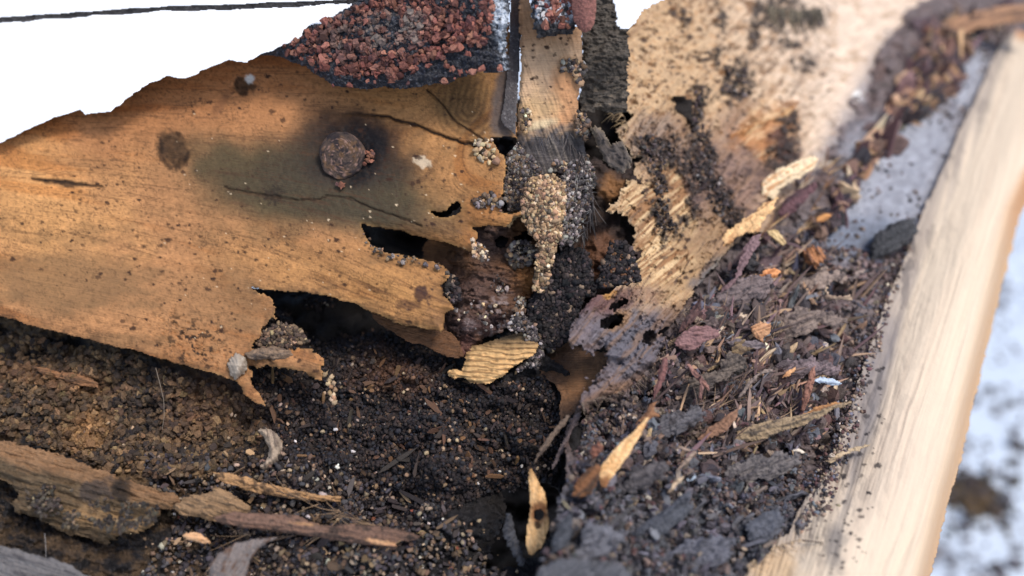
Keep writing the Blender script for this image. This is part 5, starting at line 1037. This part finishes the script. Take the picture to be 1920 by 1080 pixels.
litter(420, [(1530, 430), (1600, 310), (1680, 180), (1735, 50), (1880, 20), (1790, 150), (1690, 245), (1615, 330), (1560, 430), (1480, 440)], [col(168, 134, 108), col(112, 86, 86), col(222, 182, 140), col(74, 64, 68), col(120, 94, 98), col(244, 218, 190)], [4, 5, 2, 6, 4, 1], 4.0, 1.8, 2, 'coarse blurred bark and wood bits in the upper trough', lift=3, tilt=.7)
litter(150, [(1080, 900), (1130, 800), (1230, 780), (1440, 860), (1500, 960), (1400, 1080), (1050, 1080)], [col(124, 122, 130), col(100, 96, 102), col(140, 124, 114), col(176, 154, 134)], [6, 5, 2, .7], 2.6, .9, 3, 'dark thin bark bits pressed into the slate grey mud', lift=1, tilt=.35)
def flitter(n, poly, cols, wts, size, lift, label, base=None, asp=.45, amn=-42, spread=30, dens=None, tilt=.35, name='bark_flakes'):
    x, y = scatter(poly, n, 10, dens); n = len(x); sc_ = DT(x, y)/230. if base is None else 1+0*x
    o = flakes(name, x, y, (base or DTs)(x, y)-lift*RNG.random(n), np.clip(size*np.exp(RNG.normal(size=n)*.4), 1, size*1.5)*sc_, np.clip(asp*np.exp(RNG.normal(size=n)*.4), .15, 1),
               np.radians(-(amn+RNG.normal(size=n)*spread)), palette(n, cols, wts, .18), M_ROT)
    return tag(o, label, 'bark flakes', kind='stuff')
MIDP = [(1230, 740), (1290, 600), (1400, 470), (1470, 440), (1560, 480), (1640, 560), (1600, 700), (1540, 840), (1440, 860), (1200, 850)]
flitter(90, MIDP, [col(134, 112, 100), col(104, 88, 84), col(118, 114, 116), col(150, 122, 102), col(84, 74, 74), col(200, 166, 132)], [4, 5, 4, 2, 5, .7], 3.0, 2.2, 'torn purplish and grey bark flakes matted in the middle of the trough', dens=den2, asp=.28)
flitter(70, [(1060, 940), (1120, 830), (1240, 800), (1440, 860), (1500, 950), (1400, 1090), (1040, 1090)], [col(122, 122, 132), col(100, 98, 106), col(132, 120, 114), col(86, 84, 90)], [5, 5, 1.5, 4], 2.4, 1.0, 'slate grey bark flakes pressed flat into the mud', asp=.4, tilt=.12)
flitter(50, [(1530, 430), (1600, 310), (1680, 180), (1735, 50), (1880, 20), (1790, 140), (1690, 240), (1620, 330), (1570, 420)], [col(132, 106, 100), col(96, 80, 84), col(196, 160, 126), col(80, 72, 78), col(236, 210, 180)], [4, 5, 2, 5, .7], 3.6, 3, 'blurred torn bark flakes in the upper trough', tilt=.6)
slabs = [
 ([(1275, 730), (1310, 700), (1352, 672), (1392, 664), (1400, 676), (1372, 700), (1340, 726), (1302, 752), (1280, 756)], 'dark brown matted wood crust below the leaf shaped grey shard', col(108, 94, 84), col(72, 62, 58)),
 ([(1210, 800), (1250, 770), (1300, 762), (1330, 770), (1318, 790), (1280, 812), (1238, 826), (1214, 820)], 'charcoal grey matted crust right of the forked twig tip', col(98, 94, 98), col(66, 60, 62)),
 ([(1440, 610), (1480, 586), (1530, 580), (1580, 590), (1596, 606), (1560, 620), (1510, 630), (1462, 634)], 'mauve brown flat wood layer between the tan curl and the timber', col(136, 118, 108), col(96, 82, 78)),
 ([(1420, 700), (1462, 680), (1512, 672), (1560, 680), (1600, 690), (1590, 704), (1540, 704), (1490, 716), (1440, 726)], 'dusty purplish grey layer beside the rusty upright strip', col(128, 110, 112), col(88, 76, 78)),
 ([(1340, 560), (1380, 528), (1420, 516), (1452, 528), (1440, 550), (1400, 572), (1360, 588), (1338, 584)], 'grey brown torn layer left of the orange tan square chip', col(124, 108, 106), col(80, 70, 72)),
 ([(1470, 540), (1500, 510), (1540, 500), (1580, 508), (1620, 500), (1612, 524), (1560, 530), (1510, 552), (1480, 560)], 'pinkish grey wood layer above the L shaped twig', col(158, 138, 126), col(110, 96, 92)),
 ([(1360, 870), (1410, 850), (1470, 842), (1500, 860), (1480, 884), (1430, 900), (1380, 908), (1352, 894)], 'brownish grey mud crust left of the small cream sliver', col(112, 104, 102), col(78, 72, 74)),
 ([(1240, 1040), (1290, 1010), (1350, 1000), (1384, 1016), (1370, 1046), (1320, 1070), (1262, 1078), (1236, 1064)], 'blue grey scaly crust at the bottom, left of the timber foot', col(106, 106, 116), col(74, 74, 82)),
 ([(1060, 1040), (1090, 1000), (1130, 984), (1170, 990), (1176, 1016), (1140, 1044), (1096, 1062), (1064, 1066)], 'ash grey mud crust right of the standing bluish plate', col(112, 112, 120), col(80, 78, 84)),
 ([(1150, 900), (1190, 872), (1240, 862), (1256, 880), (1230, 904), (1186, 926), (1154, 928)], 'dark crumbly wood piece right of the foot of the paddle shaped splinter', col(92, 86, 88), col(60, 56, 60))]
for pts, lb, c1_, c2_ in slabs:
    pr = roughen(pts+[pts[0]], 0, len(pts), 7, int(pts[0][0]) % 31, 4)[:-1]
    shard('rotted_crust', pr, lb, 'wood crust', DT, c1_, c2_, -24, lift=3.6 if pts[0][1] < 840 else 2.2, gx=-.01, gy=-.02, th=1.6, jag=2.6, bow=.8, ridge=.7, m=M_ROT, seed=int(pts[0][0]) % 19, gs=(30, 7))
litter(90, MIDP, [col(190, 158, 128), col(140, 118, 106), col(110, 92, 90), col(216, 190, 158)], [3, 4, 4, 1], 9., .7, 8, 'long thin splinters lying along the trough', lift=2.5, amn=-38, asp=24, tilt=.2)
# larger crumb clumps of the upper trough
def cl_dens(x, y): return sst(-.1, .3, fbm(x/30, y/26, 3, 41))
o = pile('rot_clumps', [(1530, 430), (1596, 320), (1670, 200), (1730, 90), (1790, 60), (1800, 150), (1710, 215), (1650, 285), (1605, 340), (1580, 400), (1540, 430)], 300, DTs, 2.0, [col(134, 104, 90), col(84, 66, 70), col(186, 146, 112), col(62, 56, 62), col(226, 188, 150)], [5, 6, 3, 5, 1.2], M_DIRT, up=.8, layers=2.2, dens=cl_dens, fine=True, angular=True, rvar=.4, elong=1.5)
tag(o, 'soft blurred clumps of brown rot crumbs in the upper trough', 'rot crumbs', kind='stuff')
o = pile('rot_clumps', [(1230, 740), (1300, 600), (1430, 440), (1560, 480), (1620, 600), (1580, 800), (1400, 880), (1150, 900)], 700, DTs, 1.1, soilc, [6, 5, 3, 1, 4, 4, .5], M_DIRT, up=.7, layers=1.4, dens=cl_dens, fine=True, angular=True, rvar=.45, elong=1.3)
tag(o, 'dark crumbly clods between the shreds of the middle trough', 'rot crumbs', kind='stuff')
# dirt fringe on the timber's inner edge and on its face
TBs = lambda x, y: DTM(x, y)-TB_disp(x, y, np.full(np.shape(x), 60.))
o = pile('soil_crumbs', [(1520, 900), (1560, 830), (1600, 700), (1640, 600), (1700, 450), (1712, 450), (1660, 610), (1622, 740), (1590, 860), (1560, 960), (1500, 1000)], 420, TBs, .42, soilc, [6, 5, 4, 2, 4, 2, .5], up=.5, layers=.5, rvar=.45, jit=8)
tag(o, 'dark crumbs sprinkled along the inner edge of the timber', 'soil', kind='stuff')

# ================================================================ FIBRES: frayed wood hair
def fray(name, starts, depth, ang, spread, ln, n, rad, cols, label, cat='fibres', lift=1.0, curl=.5):
    segs = []
    for _ in range(n):
        k = RNG.integers(len(starts)-1); t = RNG.random(); p = np.array(starts[k])*(1-t)+np.array(starts[k+1])*t
        a = math.radians(ang+RNG.normal()*spread); L = ln*(.4+RNG.random()); m = 6
        ss = np.linspace(0, 1, m); cv = RNG.normal()*curl; px = p[0]+L*ss*math.cos(a)+cv*L*.3*ss**2*math.sin(a); py = p[1]-L*ss*math.sin(a)+cv*L*.3*ss**2*math.cos(a)
        lf = lift+RNG.normal()*.6*ss+RNG.random()*1.5*ss
        d = depth(np.array([p[0]]), np.array([p[1]]))[0]-lf
        segs.append((unproj(px, py, d), rad*(.5+RNG.random())*(1-.75*ss), np.array(cols[RNG.integers(len(cols))])))
    o = strands(name, segs, M_FIBRE); return tag(o, label, cat, kind='stuff')
fray('wood_fibres', [(1496, 1000), (1512, 950), (1540, 905), (1560, 880)], TBs, -96, 14, 70, 260, .17, [col(170, 158, 148), col(96, 90, 88), col(206, 192, 176)], 'grey frayed fibres at the foot of the timber', lift=.3)
fray('wood_fibres', [(1400, 1060), (1440, 1030), (1500, 1010)], TBs, -60, 22, 46, 160, .17, [col(216, 190, 158), col(150, 134, 120)], 'tan frayed fibres at the bottom end of the timber', lift=.3)
fray('wood_fibres', [(1056, 350), (1090, 330), (1112, 350), (1104, 400), (1080, 450)], lambda x, y: 241+0*x, -60, 70, 12, 50, .08, [col(120, 114, 112), col(170, 164, 160), col(80, 74, 72)], 'fine grey dusty hairs on the fuzzy clump', lift=1.5, curl=1.5)
fray('wood_fibres', [(1380, 250), (1430, 230), (1480, 210), (1500, 190)], lambda x, y: DR(x, y)-2, 205, 16, 70, 70, .28, [col(236, 196, 146), col(180, 124, 80), col(222, 160, 104)], 'golden torn fibres on the upper part of the pale board', lift=1)
fray('wood_fibres', [(1440, 10), (1500, 20), (1540, 14)], lambda x, y: DR(x, y)-2, -88, 8, 60, 160, .3, [col(104, 96, 84), col(70, 64, 58), col(130, 118, 100)], 'dark grey upright fibres at the top of the pale board', lift=1)
fray('wood_fibres', [(1180, 240), (1168, 216), (1160, 200), (1150, 212)], lambda x, y: DR(x, y), 190, 40, 22, 60, .14, [col(200, 170, 130), col(140, 120, 98)], 'short pale fibres round the upper black hole', lift=.4)
fray('wood_fibres', [(1086, 756), (1150, 740), (1208, 712), (1256, 640), (1290, 566)], lambda x, y: DR(x, y), -50, 40, 18, 150, .12, [col(120, 100, 88), col(170, 148, 128), col(80, 64, 62)], 'ragged hairs along the torn lower edge of the pale board', lift=.6)
fray('wood_fibres', [(1260, 640), (1320, 600), (1400, 560), (1460, 640), (1360, 760), (1240, 820), (1420, 820), (1560, 700)], DTs, 35, 40, 46, 240, .16, [col(150, 126, 112), col(110, 88, 82), col(190, 160, 132), col(80, 66, 64)], 'thin loose root-like fibres among the trough litter', lift=1.6, curl=1.2)
0 and fray('wood_fibres', [(20, 950), (120, 1000), (230, 1010), (330, 955)], lambda x, y: DC(x, y)-9, -80, 40, 20, 90, .14, [col(160, 134, 100), col(110, 90, 70)], 'blurred frayed fibres below the rotted log', lift=.6)
0 and fray('wood_fibres', [(840, 140), (900, 690), (1180, 640)], lambda x, y: 238+0*x, 60, 90, 12, 6, .06, [col(200, 180, 150)], 'few hair thin pale fibres over the boards', lift=1)
def strand1(name, pts, r, c, label, cat):
    p = np.array(pts, float); t = np.linspace(0, 1, 26); tt = np.linspace(0, 1, len(p))
    W = unproj(np.interp(t, tt, p[:, 0]), np.interp(t, tt, p[:, 1]), np.interp(t, tt, p[:, 2]))
    return tag(strands(name, [(W, np.full(26, r)*(1-.5*t), c)], M_FIBRE), label, cat)
strand1('cobweb_thread', [(292, 690, 240), (300, 720, 239), (307, 750, 238), (308, 780, 237), (304, 806, 236)], .16, col(140, 126, 110), 'thin dusty cobweb thread hanging below the orange board at the left', 'thread')
strand1('twig', [(1504, 1013, 214), (1520, 1015, 213), (1538, 1017, 213), (1556, 1018, 214)], .28, col(90, 80, 76), 'thin dark twig lying flat on the timber near the bottom', 'twig')
strand1('cobweb_thread', [(84, 1000, 222), (86, 1030, 221), (85, 1085, 220)], .1, col(190, 186, 186), 'faint vertical cobweb thread in the bottom left corner', 'thread')

litter(260, [(250, 850), (480, 840), (700, 900), (860, 960), (960, 1090), (300, 1090), (330, 980)], [col(120, 96, 76), col(80, 70, 68), col(176, 146, 112), col(60, 54, 54)], [4, 5, 1.5, 5], 1.8, .9, 5, 'small tan crumbs of wood among the pellets along the bottom', base=DCs, amn=10, asp=60)
litter(240, [(480, 660), (700, 660), (1000, 720), (1060, 800), (960, 900), (600, 880), (480, 800)], [col(96, 70, 54), col(64, 54, 50), col(130, 96, 66)], [4, 6, 1.5], 1.6, .8, 6, 'dull brown wood crumbs over the dark pellets of the hollow', base=DCs, amn=10, asp=70)

o = pile('soil_crumbs', [(60, 900), (180, 925), (300, 950), (290, 980), (220, 1000), (120, 990), (40, 950)], 500, lambda x, y: DC(x, y)-12.5-.012*(y-925), .34, [col(90, 80, 70), col(60, 52, 48), col(140, 120, 96)], [4, 5, 1], M_DIRT, up=.6, layers=1.0, rvar=.5, angular=True, dens=lambda x, y: sst(-.1, .3, fbm(x/22, y/16, 4, 91)))
tag(o, 'dirt crumbs stuck on the rotted log stub', 'soil', kind='stuff')
fray('wood_fibres', [(1060, 260), (1100, 300), (1112, 380), (1090, 450)], lambda x, y: 243+0*x, -85, 14, 40, 50, .2, [col(76, 68, 66), col(108, 100, 96), col(50, 46, 46)], 'dark torn upright fibres beside the fuzzy clump', lift=2.0, curl=.6)
fray('wood_fibres', [(1000, 262), (1080, 250)], lambda x, y: DB(x, y), -78, 14, 22, 14, .13, [col(88, 86, 92), col(140, 132, 126), col(56, 54, 58)], 'charcoal fibres of the chewed block end', lift=.8, curl=.4)
fray('wood_fibres', [(1400, 470), (1470, 400), (1530, 310), (1560, 330), (1480, 460)], lambda x, y: DR(x, y)-4, 42, 16, 34, 60, .22, [col(230, 190, 140), col(170, 128, 96), col(120, 90, 84), col(248, 224, 190)], 'long torn straw fibres along the base of the pale board', lift=1.5, curl=.5)
fray('wood_fibres', [(520, 920), (640, 960), (760, 1010), (420, 1000)], lambda x, y: DC(x, y)-8, 172, 20, 60, 60, .16, [col(170, 140, 110), col(110, 90, 76)], 'thin broken fibres over the reddish plank', lift=1, curl=.8)
def gpt(px, py):
    a = unproj(px, py, 1000.)-CL; t = -CL[2]/a[2]; return CL+a*t
gx_ = RNG.normal(size=260); gy_2 = RNG.normal(size=260); c0 = gpt(1826, 940)
pp = np.stack([c0[0]+gx_*.011+gy_2*.004, c0[1]+gy_2*.012-gx_*.004, np.abs(RNG.normal(size=260))*.0025+.0005], -1)
o = lumps('dirt_clump', pp, 1.7*np.exp(RNG.normal(size=260)*.4), palette(260, [lin((96, 78, 56)), lin((70, 62, 60)), lin((120, 96, 60))], [4, 5, 1.5]), M_DIRT, True, True, 1.4)
tag(o, 'brown clump of crumbled dirt lying on the white ground at the right', 'dirt', kind='stuff')
xs_ = RNG.uniform(1740, 1925, 420); ys_ = RNG.uniform(420, 1085, 420); kk = fbm(xs_/60, ys_/50, 3, 5) > -.1; xs_ = xs_[kk]; ys_ = ys_[kk]
pp = np.array([gpt(a, b) for a, b in zip(xs_, ys_)]); pp[:, 2] += .001
o = lumps('dirt_specks', pp, 1.5*np.exp(RNG.normal(size=len(pp))*.5), palette(len(pp), [lin((90, 86, 92)), lin((70, 62, 60))], [3, 2]), M_DIRT, True, True, 1.4)
tag(o, 'dark specks of dirt scattered on the white ground beyond the timber', 'dirt', kind='stuff')

o = pile('soil_crumbs', [(1040, 1090), (1050, 960), (1120, 860), (1240, 820), (1440, 880), (1500, 950), (1400, 1090)], 4200, DTs, .36, [col(92, 92, 100), col(76, 74, 80), col(112, 108, 112), col(150, 140, 134), col(60, 56, 60)], [6, 6, 4, .6, 4], M_DIRT, up=.5, layers=1.5, rvar=.55, fine=True, angular=True, dens=lambda x, y: .12+sst(-.15, .3, fbm(x/40, y/26, 4, 191)), jit=10)
tag(o, 'dark grey mud crumbs clotted over the bottom of the trough', 'soil', kind='stuff')
